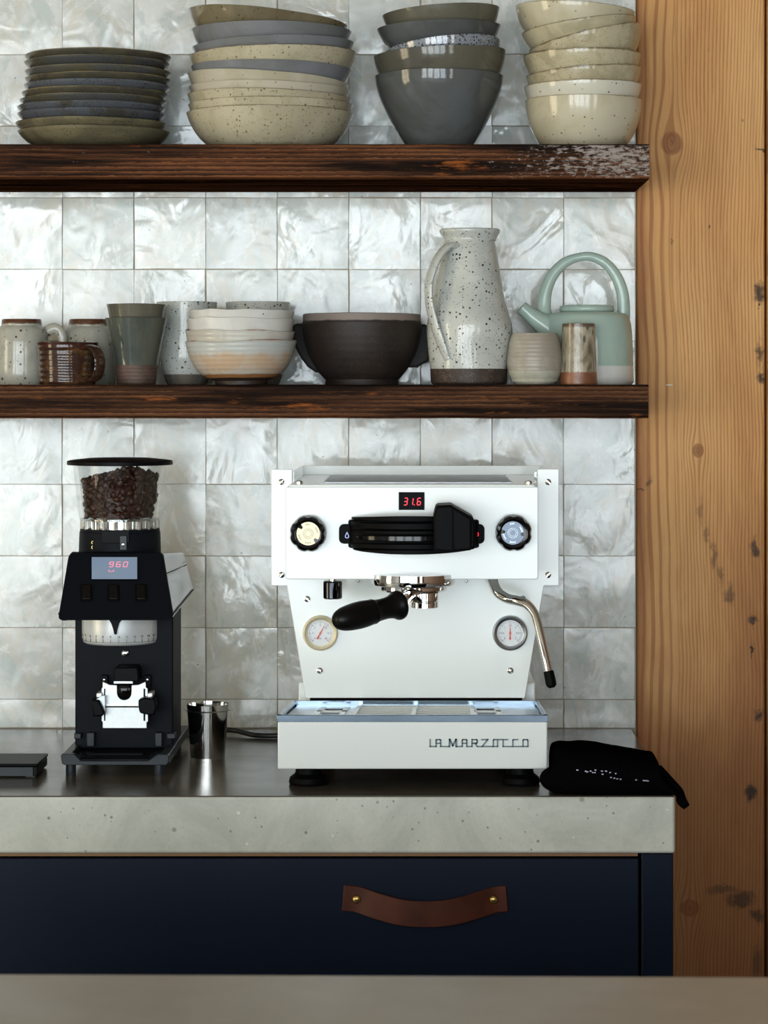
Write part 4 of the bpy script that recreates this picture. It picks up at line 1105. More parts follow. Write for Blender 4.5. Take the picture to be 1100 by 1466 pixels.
stroke([(706.5, B_), (706.5, T_+1), (707.5, T_), (727, T_)]); stroke([(706.5, B_), (712.5, B_), (712.5, T_)])
stroke([(720.5, T_), (720.5, B_), (734.5, B_)])
stroke([(741.5, T_), (735.5, T_), (734.5, T_+1), (734.5, B_), (749, B_)])
stroke([(749, B_), (749, T_+1), (750, T_), (755, T_), (756, T_+1.5), (756, B_), (749, B_)])
obj('lettering', bm, M_ink, tray, smooth=False)['label'] = 'grey connected capital letters'

# feet
for fxp, D in ((441, 3.23), (746, 3.23), (455, 3.52), (735, 3.52)):
    bm = NB(); cx_ = X(fxp, D) if D < 3.4 else X((441 if fxp < 600 else 746), 3.23)
    c = Vector((cx_, Y(D)+.018, CT))
    lathe(bm, [(0, 0), (.0235, 0), (.025, .003), (.0235, .009), (.017, .014), (.015, .0275), (0, .0275)], 40, c)
    E('foot', bm, M_black)['label'] = 'black rubber foot'
bm = NB(); box(bm, X(430, 3.3), X(760, 3.3), Y(3.26), Y(3.58), CT+.018, zb+.001); E('underbody', bm, M_dark)

# rear chassis and body
bm = NB(); box(bm, X(428, 3.38), X(766, 3.38), Y(3.372), Y(DB_), zb, Z(976, 3.38))
E('chassis', bm, M_white, bevel=.002)
bm = NB()
A = [W(px, py, DP+.005) for px, py in ((413, 696), (776, 696), (776, 838), (750, 1000), (442, 1000), (413, 838))]
Bk = [Vector((p.x*.985, Y(DB_), p.z)) for p in A]
loft(bm, A, Bk); E('body', bm, M_white, bevel=.002)
bm = NB()
FP = [(388.3, 672), (418.5, 672), (418.5, 700), (769.5, 700), (769.5, 671.5), (800.5, 671.5), (800.5, 838.5), (779, 838.5), (752, 998), (750, 1000), (440, 1000), (437.5, 998), (411, 838.5), (388.3, 838.5)]
prism(bm, FP, DP, DP+.004); E('splash_panel', bm, M_white, bevel=.0008)
bm = NB(); box(bm, X(444, DP), X(748, DP), Y(DP), Y(DP)+.01, Z(1004, DP), Z(999, DP)); E('lower_slot', bm, M_dark)
# head box
bm = NB(); prism(bm, rrect(409, 697, 771, 829.5, 3.5), DH, DP+.001)
head = E('head_panel', bm, M_white, bevel=.0012, seg=3)
# cup tray top and clear rail
zt2 = 1.2782
bm = NB(); loft(bm, [Vector((X(409, DH)+.004, Y(DH)+.006, zt2-.012)), Vector((X(771, DH)-.004, Y(DH)+.006, zt2-.012)), Vector((X(777, DB_), Y(DB_), zt2-.012)), Vector((X(433, DB_), Y(DB_), zt2-.012))],
              [Vector((X(409, DH)+.004, Y(DH)+.006, zt2)), Vector((X(771, DH)-.004, Y(DH)+.006, zt2)), Vector((X(777, DB_), Y(DB_), zt2)), Vector((X(433, DB_), Y(DB_), zt2))])
top = E('cup_tray', bm, M_white, bevel=.0015)
bm = NB(); zr = Z(666.5, DB_)
def wallseg(bm, a, b, t, z0, z1):
    a = Vector(a); b = Vector(b); d = (b-a).normalized(); n_ = Vector((-d.y, d.x, 0))*t/2
    loft(bm, [Vector((p.x, p.y, z0)) for p in (a+n_, b+n_, b-n_, a-n_)], [Vector((p.x, p.y, z1)) for p in (a+n_, b+n_, b-n_, a-n_)])
pa, pb = (X(433.5, DB_), Y(DB_)-.003, 0), (X(776, DB_), Y(DB_)-.003, 0)
pc, pd_ = (X(419.5, 3.36), Y(3.36), 0), (X(768, 3.36)-.001, Y(3.36), 0)
wallseg(bm, pa, pb, .003, zt2, zr)
E('back_rail', bm, M_white, top, bevel=.0005)
bm = NB(); wallseg(bm, pc, pa, .003, zt2, zr-.0005); obj('side_rail', bm, M_acryl, top)['label'] = 'clear side rail'
bm = NB(); wallseg(bm, pb, pd_, .003, zt2, zr-.0005); obj('side_rail', bm, M_acryl, top)['label'] = 'clear side rail'
bm = NB(); q = [(.07, 3.30), (.93, 3.30), (.93, 3.56), (.07, 3.56)]
xa_, xb_ = X(466, 3.36), X(731, 3.36)
box(bm, xa_, xb_, Y(3.30), Y(3.55), zt2, zt2+.0012); obj('steel_insert', bm, M_steel, top, bevel=.0004)['label'] = 'steel cup warming plate'
def screw(par, px, py, D, r=.0045, a=0.6):
    bm = NB(); c = W(px, py, D)
    lathe_along(bm, [(0, .0022), (r*.6, .0019), (r*.95, .0008), (r, 0), (r, -.001), (0, -.001)], c, c-Vector((0, 1, 0)), 20)
    for s in (0, PI/2) if True else ():
        d = Vector((math.cos(a+s), 0, math.sin(a+s))); n_ = Vector((-d.z, 0, d.x))
        if s == 0:
            L, wd = r*.85, r*.13
            q = [c+d*L+n_*wd, c-d*L+n_*wd, c-d*L-n_*wd, c+d*L-n_*wd]
            loft(bm, [Vector((p.x, c.y-.0023, p.z)) for p in q], [Vector((p.x, c.y-.0005, p.z)) for p in q])
    return obj('screw', bm, M_chrome, par)
for px, py, a in ((403, 690, .8), (785, 690, 2.4), (403.5, 823, .9), (785, 823, .8), (440, 857.5, 2.4), (748.5, 857, 1), (458, 960, 2.3), (731, 960, 2.2)):
    screw(em, px, py, DP, .0042, a)
for px in (428.5, 757):
    bm = NB(); lathe(bm, [(0, 0), (.0048, 0), (.0048, .002), (.003, .0032), (0, .0034)], 20, (X(px, 3.29), Y(3.29), zt2)); obj('screw', bm, M_chrome, top)
# display
bm = NB(); box(bm, X(571, DH), X(608, DH), Y(DH)-.0012, Y(DH)+.001, Z(730, DH), Z(704.5, DH)); dsp = E('display', bm, plain('display_black', rgb(6, 6, 7), .3, spec=.03), bevel=.0003)
bm = NB(); k = DH/F; seg7(bm, '31', X(578.2, DH), Y(DH)-.0016, Z(722.8, DH), 4.6*k, 9.8*k, 1.35*k, 3.4*k)
seg7(bm, '6', X(597.3, DH), Y(DH)-.0016, Z(722.8, DH), 4.6*k, 9.8*k, 1.35*k, 2.2*k); box(bm, X(592.6, DH), X(594.0, DH), Y(DH)-.0016, Y(DH)-.0012, Z(723.4, DH), Z(722, DH))
obj('digits', bm, M_ledred, dsp, smooth=False)['label'] = 'glowing red digits 31.6'
# black button plate with two icons
DQ = DH-.010
bm = NB(); prism(bm, rrect(485.5, 750.5, 694, 778.5, 7), DH-.006, DH); E('button_plate', bm, M_black, bevel=.0008)
bm = NB(); c = W(497, 766, DH-.0064); k = DH/F
pts = [Vector((c.x+math.sin(t)*2.5*k*(1-math.cos(t))*.75, c.y, c.z+math.cos(t)*4.2*k)) for t in [2*PI*i/20 for i in range(20)]]
tube(bm, pts+[pts[0]], .55*k, 6, smooth=0); E('water_icon', bm, M_ledblue)['label'] = 'pale blue water drop icon'
bm = NB(); c = W(682, 765, DH-.0064)
pts = [Vector((c.x+math.sin(t)*3.2*k, c.y, c.z+math.cos(t)*3.2*k)) for t in [.6+(2*PI-1.2)*i/16 for i in range(17)]]
tube(bm, pts, .55*k, 6, smooth=0); tube(bm, [c+Vector((0, 0, 5*k)), c], .6*k, 6, smooth=0); E('power_icon', bm, M_ledred)['label'] = 'red power icon'
# group cap: a thick black half drum with ribs, then the paddle
def half_drum(bm, cx, D, R, ytop_c, ytop_e, ybot_c, ybot_e, n=28, depth=None):
    dp = depth or R; k = D/F; A = []; Bm = []
    for i in range(n+1):
        a = PI*i/n; x = -math.cos(a); s = math.sin(a)
        zt = Z(ytop_c+(ytop_e-ytop_c)*abs(x)**2.2, D); zb_ = Z(ybot_c+(ybot_e-ybot_c)*abs(x)**2.2, D)
        A.append(Vector((X(cx, D)+x*R, Y(D)-s*dp, zt))); Bm.append(Vector((X(cx, D)+x*R, Y(D)-s*dp, zb_)))
    loft(bm, A, Bm)
kk = DH/F
bm = NB(); half_drum(bm, 592.5, DH, 94*kk, 740, 744, 787, 784, depth=.028); cap = E('group_cap', bm, M_black, bevel=.0025, seg=3)
for (a, b, R, d, m) in ((736, 744, 88, .050, M_black), (746, 755, 90, .056, M_black), (756.5, 762, 88, .054, M_black), (764, 772, 84, .050, M_blackg), (775.5, 783, 90, .054, M_black), (784, 790.5, 86, .048, M_black)):
    bm = NB(); half_drum(bm, 590, DH, R*kk*.985, a, a+4 if a < 740 else a+1, b, b-4 if b > 788 else b-1, depth=d); obj('rib', bm, m, cap, bevel=.0008)
bm = NB(); D0 = 3.165
A = [W(px, py, D0) for px, py in ((621, 738), (625, 724), (646, 723), (678, 741), (681, 752), (681, 786), (650, 791), (621, 789))]
Bk = [Vector((p.x, Y(DH)+.0, p.z)) for p in A]
loft(bm, A, Bk); E('brew_paddle', bm, M_black, bevel=.003, seg=3)['label'] = 'faceted black brew paddle'
bm = NB(); prism(bm, [(648, 725), (676, 742), (676, 788), (648, 790)], D0-.006, D0+.01); E('paddle_grip', bm, M_black, bevel=.003, seg=3)
# knobs
M_kdisc = plain('blue_steel_disc', rgb(120, 130, 144), .5, .9, nscale=200, namt=.05)
for (px, py, mt, a0) in ((442, 763, M_paleb, math.radians(140)), (735, 762, M_steel, math.radians(172))):
    D0 = DH; R = 26.2*DH/F; bm = NB(); c = W(px, py, D0)
    def sc(r, z, a):
        if r > R*.8 and z > .006: r = r*(1-.075*(.5+.5*math.cos(8*a))**3)
        return r, z
    lathe(bm, [(0, 0), (R*.95, 0), (R*.98, .003), (R, .008), (R, .018), (R*.93, .0225), (R*.78, .0235), (R*.66, .0225), (0, .0225)], 96, c, axis_rot((0, -1, 0)), wob=sc)
    kn = E('valve_knob', bm, M_blackg, sharp=30)
    c2 = W(px-.5, py+1, D0-.0226); bm = NB(); r2 = 16.8*3.2/F
    ring = []
    for i in range(96):
        a = 2*PI*i/96; r = r2
        for an in (a0, a0+PI):
            if abs((a-an+PI) % (2*PI)-PI) < .16: r = r2*.68
        ring.append(Vector((c2.x+math.cos(a)*r, 0, c2.z+math.sin(a)*r)))
    loft(bm, [Vector((p.x, c2.y-.0008, p.z)) for p in ring], [Vector((p.x, c2.y+.002, p.z)) for p in ring])
    obj('knob_disc', bm, (mt if mt is M_paleb else M_kdisc), kn)['label'] = 'pale brass disc' if mt is M_paleb else 'bluish steel disc'
    bm = NB()
    for rr in (.0042, .0062):
        tube(bm, [Vector((c2.x+math.cos(t)*rr, c2.y-.0009, c2.z+math.sin(t)*rr)) for t in [2*PI*i/24 for i in range(25)]], .00022, 5, smooth=0)
    for q, an in enumerate((PI/2, PI/2-1.15, -PI/2, PI/2+2.0)):
        word = ('OFF', 'LESS', 'MORE', 'OPEN')[q]
        for ci in range(4 if q != 0 else 3):
            aa = an-(ci-1.4)*.17; rr = r2*.80
            p = Vector((c2.x+math.cos(aa)*rr, c2.y-.0009, c2.z+math.sin(aa)*rr))
            d = Vector((math.cos(aa), 0, math.sin(aa)))*.0009; n_ = Vector((-d.z, 0, d.x))*.45
            loft(bm, [p+d+n_, p+d-n_, p-d-n_, p-d+n_], [v+Vector((0, .0004, 0)) for v in (p+d+n_, p+d-n_, p-d-n_, p-d+n_)])
    obj('engraving', bm, M_inkd if mt is M_paleb else M_steel, kn, smooth=False)
# group head, filter holder
gc = Vector((X(591, 3.25), Y(3.262), 0)); k = 3.262/F
z_ = lambda py: Z(py, 3.205)
bm = NB(); R = 60.5*k
lathe(bm, [(0, z_(826)), (R*.99, z_(826)), (R, z_(832)), (R, z_(838.5)), (R*.985, z_(841.5)), (R*.93, z_(843)), (0, z_(843))], 72, gc); E('group_head', bm, M_chrome, sharp=25)['label'] = 'chrome group ring'
bm = NB(); R = 49.5*k
lathe(bm, [(0, z_(842)), (R*.97, z_(842)), (R*1.0, z_(844)), (R, z_(848.5)), (R*.96, z_(851)), (R*.7, z_(853)), (R*.45, z_(857)), (0, z_(858))], 72, gc); pf = E('filter_holder', bm, M_chrome, sharp=25)
bm = NB(); c = Vector((X(608, 3.22), Y(3.222), 0)); R = 20*3.22/F
lathe(bm, [(0, z_(850)), (R, z_(850)), (R, z_(861)), (R*.965, z_(862)), (R*.965, z_(863)), (R, z_(864)), (R, z_(871)), (R*.86, z_(872)), (R*.8, z_(862)), (0, z_(862))], 48, c); obj('spout', bm, M_chrome, pf, sharp=25)
p0 = W(588, 852, 3.215); p1 = W(572, 866, 3.165); p2 = W(482, 889, 3.105)
bm = NB(); tube(bm, [p0+Vector((.012, .01, 0)), p0, p1, p1+(p2-p1)*.08], [.0075, .008, .0095, .0115], 24); 
obj('neck', bm, M_chrome, pf)
d = (p2-p1).normalized(); L = (p2-p1).length; s0 = p1-d*.002; kr = 3.13/F
prof = [(0, 0), (14*kr, 0), (20*kr, .001), (21.5*kr, .004), (21*kr, .008), (17.5*kr, .015), (15.5*kr, .026), (15.8*kr, .040), (17.5*kr, .049), (18.3*kr, .0505), (18*kr, .053), (19.5*kr, .068), (19.3*kr, .085), (17.2*kr, .102), (13*kr, .113), (7*kr, .1185), (0, .120)]
sc_ = (L+.006)/.120
pts = catmull([(r, 0, z*sc_) for r, z in prof[1:-1]], 3)
bm = NB(); lathe_along(bm, [(0, 0)]+[(p.x, p.z) for p in pts]+[(0, .120*sc_)], s0, p2, 48)
obj('handle', bm, plain('handle_rubber', rgb(8, 8, 9), .36, nscale=90, namt=.1, spec=.2), pf, sharp=50)['label'] = 'black contoured filter holder handle'
# hot water tap
bm = NB(); c = Vector((X(476.5, 3.27), Y(3.27), 0)); R = 13.6*3.27/F; zz = lambda py: Z(py, 3.255)
lathe(bm, [(0, zz(834)), (R*.9, zz(833)), (R, zz(835)), (R, zz(857)), (R*.92, zz(858.5)), (0, zz(858.5))], 40, c); tap = E('water_tap', bm, plain('black_chrome', rgb(60, 62, 66), .06, 1.0), sharp=25)
bm = NB(); lathe(bm, [(0, zz(826)), (.005, zz(826)), (.005, zz(835)), (0, zz(835))], 24, c); obj('tap_neck', bm, M_chrome, tap)
# steam wand
wp = [(705.5, 822, 3.275), (707, 836, 3.27), (714, 849, 3.262), (727, 857, 3.255), (741, 860, 3.245), (754, 865, 3.238), (764, 876, 3.232), (770, 893, 3.226), (777, 922, 3.218), (786, 962, 3.21)]
bm = NB(); tube(bm, [W(*p) for p in wp], [7.6*.00088]*3+[7.2*.00088]*2+[6.9*.00088]+[6.4*.00088]*2+[5.9*.00088]*2, 24); wand = E('steam_wand', bm, M_chrome)
a = W(785.6, 960.5, 3.21); b = W(790.5, 984.5, 3.207)
bm = NB(); lathe_along(bm, [(0, 0), (.0060, 0), (.0066, .001), (.0069, .015), (.0062, .019), (.0035, .0214), (0, .0214)], a, b, 8); obj('wand_tip', bm, M_black, wand, sharp=20)['label'] = 'black faceted steam tip'
# gauges
def gauge(px, py, ang, nums, metal, lab):
    D0 = DP; c = W(px, py, D0); k = D0/F; R = 25.2*k
    bm = NB(); rot = axis_rot((0, -1, 0))
    lathe(bm, [(0, 0), (R, 0), (R, .004), (R*.97, .0068), (R*.90, .0075), (R*.80, .0062), (R*.745, .0058), (R*.735, .003), (0, .003)], 72, c, rot)
    g = E('pressure_gauge', bm, metal, sharp=25); g['label'] = lab
    bm = NB(); lathe(bm, [(0, .0036), (R*.735, .0036), (R*.735, .0030), (0, .0030)], 48, c, rot); obj('dial_face', bm, M_face, g)
    yf = c.y-.0038; bm = NB()
    for i in range(31):
        t = math.radians(225-270*i/30); L = R*(.10 if i % 5 else .15)
        d = Vector((math.cos(t), 0, math.sin(t))); n_ = Vector((-d.z, 0, d.x))*(.00018 if i % 5 else .00028)
        p = c+d*R*.69; q = c+d*(R*.69-L)
        loft(bm, [Vector((v.x, yf, v.z)) for v in (p+n_, q+n_, q-n_, p-n_)], [Vector((v.x, yf+.0002, v.z)) for v in (p+n_, q+n_, q-n_, p-n_)])
    for i, s in enumerate(nums):
        t = math.radians(225-270*i/(len(nums)-1)); add_text(bm, s, .0033, Vector((c.x+math.cos(t)*R*.43, yf, c.z+math.sin(t)*R*.43)))
    add_text(bm, 'bar', .0022, Vector((c.x, yf, c.z-R*.30)))
    obj('markings', bm, M_inkd, g, smooth=False)
    bm = NB(); d = Vector((math.cos(ang), 0, math.sin(ang))); n_ = Vector((-d.z, 0, d.x))
    y1 = c.y-.0046
    for q in ([c+d*R*.62, c+n_*.0009, c-n_*.0009], [c+n_*.0006, c-d*R*.38+n_*.0013, c-d*R*.38-n_*.0013, c-n_*.0006]):
        loft(bm, [Vector((v.x, y1, v.z)) for v in q], [Vector((v.x, y1+.0004, v.z)) for v in q])
    lathe(bm, [(0, .0052), (.0016, .0050), (.0016, .0036)], 16, c, rot)
    obj('needle', bm, M_red, g, smooth=False)
    bm = NB(); lathe(bm, [(0, .0060), (R*.75, .0060)], 48, c, rot); obj('lens', bm, M_lens, g)
gauge(459, 906, math.radians(62), ['0', '3', '6', '9', '12', '15', '18'], M_paleb, 'gauge with pale gold bezel, part hidden by the handle')
gauge(730.5, 906, math.radians(89), ['0', '0.5', '1', '1.5', '2', '2.5', '3'], M_steel, 'gauge with grey steel bezel')
for px, py in ((513, 832), (668, 832)):
    screw(em, px, py, DP, .0022, .3)
# cable
bm = NB(); yc = lambda D: Y(D)
pts = [(X(180, 3.66), Y(3.66), CT+.01), (X(250, 3.70), Y(3.70), CT+.0045), (X(300, 3.70), Y(3.70), CT+.007), (X(335, 3.70), Y(3.695), CT+.0075), (X(365, 3.67), Y(3.668), CT+.0042), (X(400, 3.665), Y(3.662), CT+.0042), (X(430, 3.67), Y(3.665), CT+.0042), (X(470, 3.64), Y(3.63), CT+.012), (X(478, 3.61), Y(3.602), CT+.03)]
tube(bm, pts, .0038, 14); tag(obj('power_cord', bm, M_rubber), 'black power cord between the steel cup and the white machine', 'cord')

# ================================================================ grinder
M_gmatte = plain('matte_black_metal', rgb(15, 19, 25), .5, nscale=300, namt=.1, bump=.06, spec=.08)
M_gdark = plain('satin_black_shell', rgb(8, 9, 11), .4, nscale=300, namt=.1, spec=.07)
M_gside = plain('polished_black_side', rgb(26, 26, 28), .09, nscale=30, namt=.1, spec=1.0)
M_gtray = plain('grey_black_casting', rgb(32, 39, 46), .4, nscale=120, namt=.12, bump=.05, spec=.3)
M_clip = plain('bright_satin_steel', rgb(214, 218, 218), .38, .55, nscale=200, namt=.03)
gr = thing('coffee_grinder', 'tall black electric coffee grinder with clear hopper of beans', 'coffee grinder', (X(172, 3.45), Y(3.45), CT))
def Gd(name, bm, mat, par=None, **k): return obj(name, bm, mat, par or gr, **k)
DG0 = 3.31; gx = X(172.5, 3.45)
# base plate with side rails and raised front
bm = NB()
out = [(87, 1082), (89, 1079.5), (106, 1079.5), (116, 1089.5), (212, 1089.5), (226, 1080), (240, 1080), (242, 1082.5), (241, 1092), (238, 1095.5), (92, 1095.5), (88.5, 1092)]
prism(bm, out, DG0, DG0+.012)
base = Gd('base', bm, M_gtray, bevel=.0008, seg=2)
zb0, zb1 = Z(1095.5, DG0), Z(1080, DG0)
xL, xR = X(87.5, DG0), X(241.5, DG0)
bm = NB(); box(bm, xL+.002, xR-.002, Y(DG0)+.010, Y(3.62), zb0, zb0+.006)
box(bm, xL, xL+.012, Y(DG0)+.008, Y(3.60), zb0, zb1-.001); box(bm, xR-.012, xR, Y(DG0)+.008, Y(3.60), zb0, zb1-.001)
obj('base_plate', bm, M_gtray, base, bevel=.0012)
bm = NB(); box(bm, X(122, 3.34), X(205, 3.34), Y(3.345), Y(3.352), zb0+.006, zb0+.011); box(bm, X(112, 3.33), X(214, 3.33), Y(3.325), Y(3.40), zb0+.006, zb0+.008)
obj('catch_tray', bm, M_gdark, base, bevel=.001)
for (a, b, c_, d_) in ((124, 1049, 135, 1069), (106, 1050, 116, 1058), (222, 1049, 232, 1069), (239, 1050, 251, 1058)):
    bm = NB(); prism(bm, [(a, b), (c_, b), (c_, d_), (a, d_)], 3.392, 3.41); obj('guide_block', bm, M_gtray, base, bevel=.001)
for sx in (101.5, 228):
    bm = NB(); lathe(bm, [(0, 0), (.0065, 0), (.0068, .002), (.0064, zb0-CT+.0005), (0, zb0-CT+.0005)], 28, (X(sx, 3.332), Y(3.332), CT)); obj('foot', bm, M_gtray, base)
    bm = NB(); lathe(bm, [(0, 0), (.0065, 0), (.0068, .002), (.0064, zb0-CT+.0005), (0, zb0-CT+.0005)], 28, (X(sx, 3.332), Y(3.57), CT)); obj('foot', bm, M_gtray, base)
# column
bm = NB(); prism(bm, [(107.5, 860), (248, 860), (248, 1072), (107.5, 1072)], 3.405, 3.52)
colm = Gd('column', bm, M_gmatte, bevel=.002)
# head housing: sloping front, side walls that run straight back
fr_ = [W(84, 884, 3.30), W(88, 888, 3.30), W(242, 888, 3.30), W(247, 884, 3.30), W(232.5, 797, 3.378), W(228, 793, 3.38), W(103, 793, 3.38), W(98.5, 797, 3.378)]
def back(px, py, D, dx=0): p = W(px, py, D); return p
xb0, xb1 = X(277, 3.62), X(263.5, 3.62)
xl_0, xl_1 = 2*gx-xb0-.004, 2*gx-xb1-.004
bk_ = [Vector((xl_0, Y(3.62), Z(846, 3.62))), Vector((xl_0+.003, Y(3.62), Z(849, 3.62))), Vector((xb0-.003, Y(3.62), Z(849, 3.62))), Vector((xb0, Y(3.62), Z(846, 3.62))),
       Vector((xb1, Y(3.62), Z(793, 3.62))), Vector((xb1-.003, Y(3.62), Z(791, 3.62))), Vector((xl_1+.003, Y(3.62), Z(791, 3.62))), Vector((xl_1, Y(3.62), Z(793, 3.62)))]
bm = NB(); ins = [p+Vector((0, .004, 0)) for p in fr_]; loft(bm, ins, bk_); hs = Gd('head_housing', bm, M_gside, sharp=25)
bm = NB(); cen = sum(fr_, Vector())/8
f2 = [cen+(p-cen)*1.012 for p in fr_]; n_ = Vector((0, .012, .002))
loft(bm, f2, [p+n_ for p in f2]); fas = Gd('control_fascia', bm, M_gmatte, bevel=.002, seg=3)
# seam strip and lower skirt on the right side
def lerp(a, b, t): return a+(b-a)*t
bm = NB(); a0 = lerp(fr_[3], fr_[4], .72); a1 = lerp(bk_[3], bk_[4], .72); o_ = Vector((.0006, 0, 0))
q = [a0+o_, a1+o_, a1+o_+Vector((0, 0, -.0012)), a0+o_+Vector((0, 0, -.0012))]; loft(bm, q, [p-Vector((.003, 0, 0)) for p in q]); obj('side_seam', bm, M_dark, hs)
bm = NB()
q = [fr_[2]+Vector((0, .006, -.001)), fr_[3]+Vector((.0018, .006, .004)), bk_[3]+Vector((.0018, 0, .003)), bk_[2]+Vector((0, 0, -.001))]
q2 = [fr_[1]+Vector((0, .006, -.001)), fr_[0]+Vector((-.0018, .006, .004)), bk_[0]+Vector((-.0018, 0, .003)), bk_[1]+Vector((0, 0, -.001))]
loft(bm, [q[0], q[1], q[2], q[3]], [p-Vector((.006, 0, 0)) for p in (q[0], q[1], q[2], q[3])])
loft(bm, [q2[0], q2[1], q2[2], q2[3]], [p+Vector((.006, 0, 0)) for p in (q2[0], q2[1], q2[2], q2[3])])
obj('lower_skirt', bm, M_gdark, hs)
# things set in the fascia plane
fo = W(165, 840, 0.0+3.341); up_ = (fr_[4]-fr_[3]); up_.x = 0; up_.normalize(); rt = Vector((1, 0, 0)); out_ = up_.cross(rt)*-1
if out_.y > 0: out_ = -out_
# plane through fascia front
pl = lerp(f2[0], f2[7], .5)
def onf(px, py, lift=0.0):
    dirv = W(px, py, 1.0)-Vector((0, -CD, CZ)); o0 = Vector((0, -CD, CZ)); nn = out_
    t = (pl-o0).dot(nn)/dirv.dot(nn); return o0+dirv*t+nn*lift
def patch(bm, x0, y0, x1, y1, h, r=0):
    pts = rrect(x0, y0, x1, y1, r, 3) if r else [(x0, y0), (x1, y0), (x1, y1), (x0, y1)]
    loft(bm, [onf(a, b, h) for a, b in pts], [onf(a, b, -.001) for a, b in pts])
bm = NB(); patch(bm, 130, 797, 198.5, 831.5, .0006, 2); obj('display_bezel', bm, M_gdark, fas)
def mat_lcd():
    t = NT('lit_display_glass'); n = t.noise(30, detail=3)
    t.link(t.mix(n, rgb(116, 136, 160), rgb(138, 152, 168)), t.b.inputs['Emission Color']); t.b.inputs['Emission Strength'].default_value = .62
    return t.fin(rgb(40, 48, 58), .12)
bm = NB(); patch(bm, 131.5, 798.5, 196.5, 829.5, .0012); obj('display', bm, mat_lcd(), fas)['label'] = 'pale blue lit display'
bm = NB(); k = 3.35/F; seg7(bm, '960', 0, 0, 0, 5.6*k, 9.5*k, 1.1*k, 4.6*k, .08)
for i in range(5):
    a = PI*i/4; c = Vector((4*k+math.cos(a)*3.5*k, 0, -7*k-math.sin(a)*2.5*k)); box(bm, c.x-.7*k, c.x+.7*k, 0, .0003, c.z-.7*k, c.z+.7*k)
og = onf(156, 812.5, .0016); Mx = Matrix.Translation(og) @ Matrix((rt, -out_, up_)).transposed().to_4x4(); bmesh.ops.transform(bm, matrix=Mx, verts=bm.verts)
obj('digits', bm, emis('pink_led', rgb(250, 140, 160), 1.0), fas, smooth=False)['label'] = 'pink digits 960'
for bx in (123.7, 162.7, 202):
    bm = NB(); patch(bm, bx-8.7, 836.5, bx+8.7, 861, .0006, 1.5); fb = obj('button_frame', bm, M_gdark, fas, bevel=.0002)
    bm = NB(); a = [onf(bx-6, 839.5, .0030), onf(bx+6, 839.5, .0030), onf(bx+6, 858, .0012), onf(bx-6, 858, .0012)]; b = [onf(bx-6, 839.5, 0), onf(bx+6, 839.5, 0), onf(bx+6, 858, 0), onf(bx-6, 858, 0)]
    loft(bm, a, b); obj('rocker_button', bm, M_blackg, fas, bevel=.0012, seg=3)
# grind dial
dc = Vector((X(173, 3.42), Y(3.42), 0)); R = 56*3.42/F; zd = lambda py: Z(py, 3.366)
M_dial = plain('satin_dial', rgb(206, 210, 210), .34, .25, nscale=90, namt=.03)
bm = NB(); lathe(bm, [(0, zd(880)), (R, zd(880)), (R*1.0, zd(903)), (R*.995, zd(917)), (R*.965, zd(923)), (R*.9, zd(925.5)), (0, zd(925.5))], 96, dc)
dial = Gd('grind_dial', bm, M_dial, sharp=30)
bm = NB()
a9 = -PI/2+math.asin((165-173)/56.0)
for i, s in enumerate(['4', '5', '6', '7', '8', '9', '10', '11', '12', '13', '14', '15']):
    a = a9+(i-5)*.2045
    if not (-PI+.05 < a < -.05): continue
    p = dc+Vector((math.cos(a)*(R+.0002), math.sin(a)*(R+.0002), zd(912.5)))
    add_text(bm, s, .0042, p, a+PI/2)
    t_ = Vector((-math.sin(a), math.cos(a), 0)); o_ = Vector((math.cos(a), math.sin(a), 0))
    q = [dc+o_*R*1.0005+t_*w_*.00018+Vector((0, 0, zd(y_))) for w_, y_ in ((-1, 915.5), (1, 915.5), (1, 920.5), (-1, 920.5))]
    loft(bm, [v+o_*.0002 for v in q], [v-o_*.0004 for v in q])
pts = [dc+Vector((math.cos(a)*R*.998, math.sin(a)*R*.998, zd(920.7))) for a in [a9-1.15+.12*i for i in range(22)]]
tube(bm, pts, .00022, 4, smooth=0)
obj('numerals', bm, M_inkd, dial, smooth=False)['label'] = 'small grey numerals and tick marks'
bm = NB(); D0 = 3.361
prism(bm, [(155, 886), (175, 886), (170.5, 893), (168, 901), (166.6, 908.5), (163.6, 908.5), (162, 901), (159.5, 893)], D0-.001, D0+.003); obj('pointer', bm, M_gdark, dial, bevel=.0003)['label'] = 'black pointer'
bm = NB(); c = W(179.5, 935, 3.405); lathe_along(bm, [(0, .0075), (.0025, .007), (.003, .004), (.0045, .0035), (.0045, 0), (0, 0)], c, c-Vector((0, 1, 0)), 20); obj('latch_button', bm, M_chrome, colm)
# chute and filter holder fork
bm = NB(); prism(bm, [(163, 958), (166, 955.5), (194, 955.5), (197.5, 958), (199, 976), (163, 976)], 3.365, 3.41); ch = Gd('chute', bm, M_gdark, bevel=.0015)
bm = NB(); prism(bm, [(163, 975.5), (190, 975.5), (190, 978.5), (163, 978.5)], 3.362, 3.37); obj('chute_lip', bm, M_clip, ch)
bm = NB(); c = W(178, 989, 3.372); lathe_along(bm, [(0, .002), (.004, .0018), (.0088, 0), (.0088, -.03), (0, -.03)], c, c-Vector((0, 1, 0)), 32); obj('outlet', bm, M_blackg, ch)
bm = NB()
U = [(147, 976), (157, 980.5), (167.5, 981)]+[(178+10.3*math.cos(a), 992+10.3*math.sin(a)) for a in [PI-PI*i/12 for i in range(13)]]+[(188.5, 981), (198, 980.5), (208.5, 976), (209, 984), (211.5, 986), (212, 1033), (210, 1034), (210, 1042.5), (147, 1042.5), (147, 1034), (145.5, 1032), (145.5, 986), (147, 984)]
A = []; 
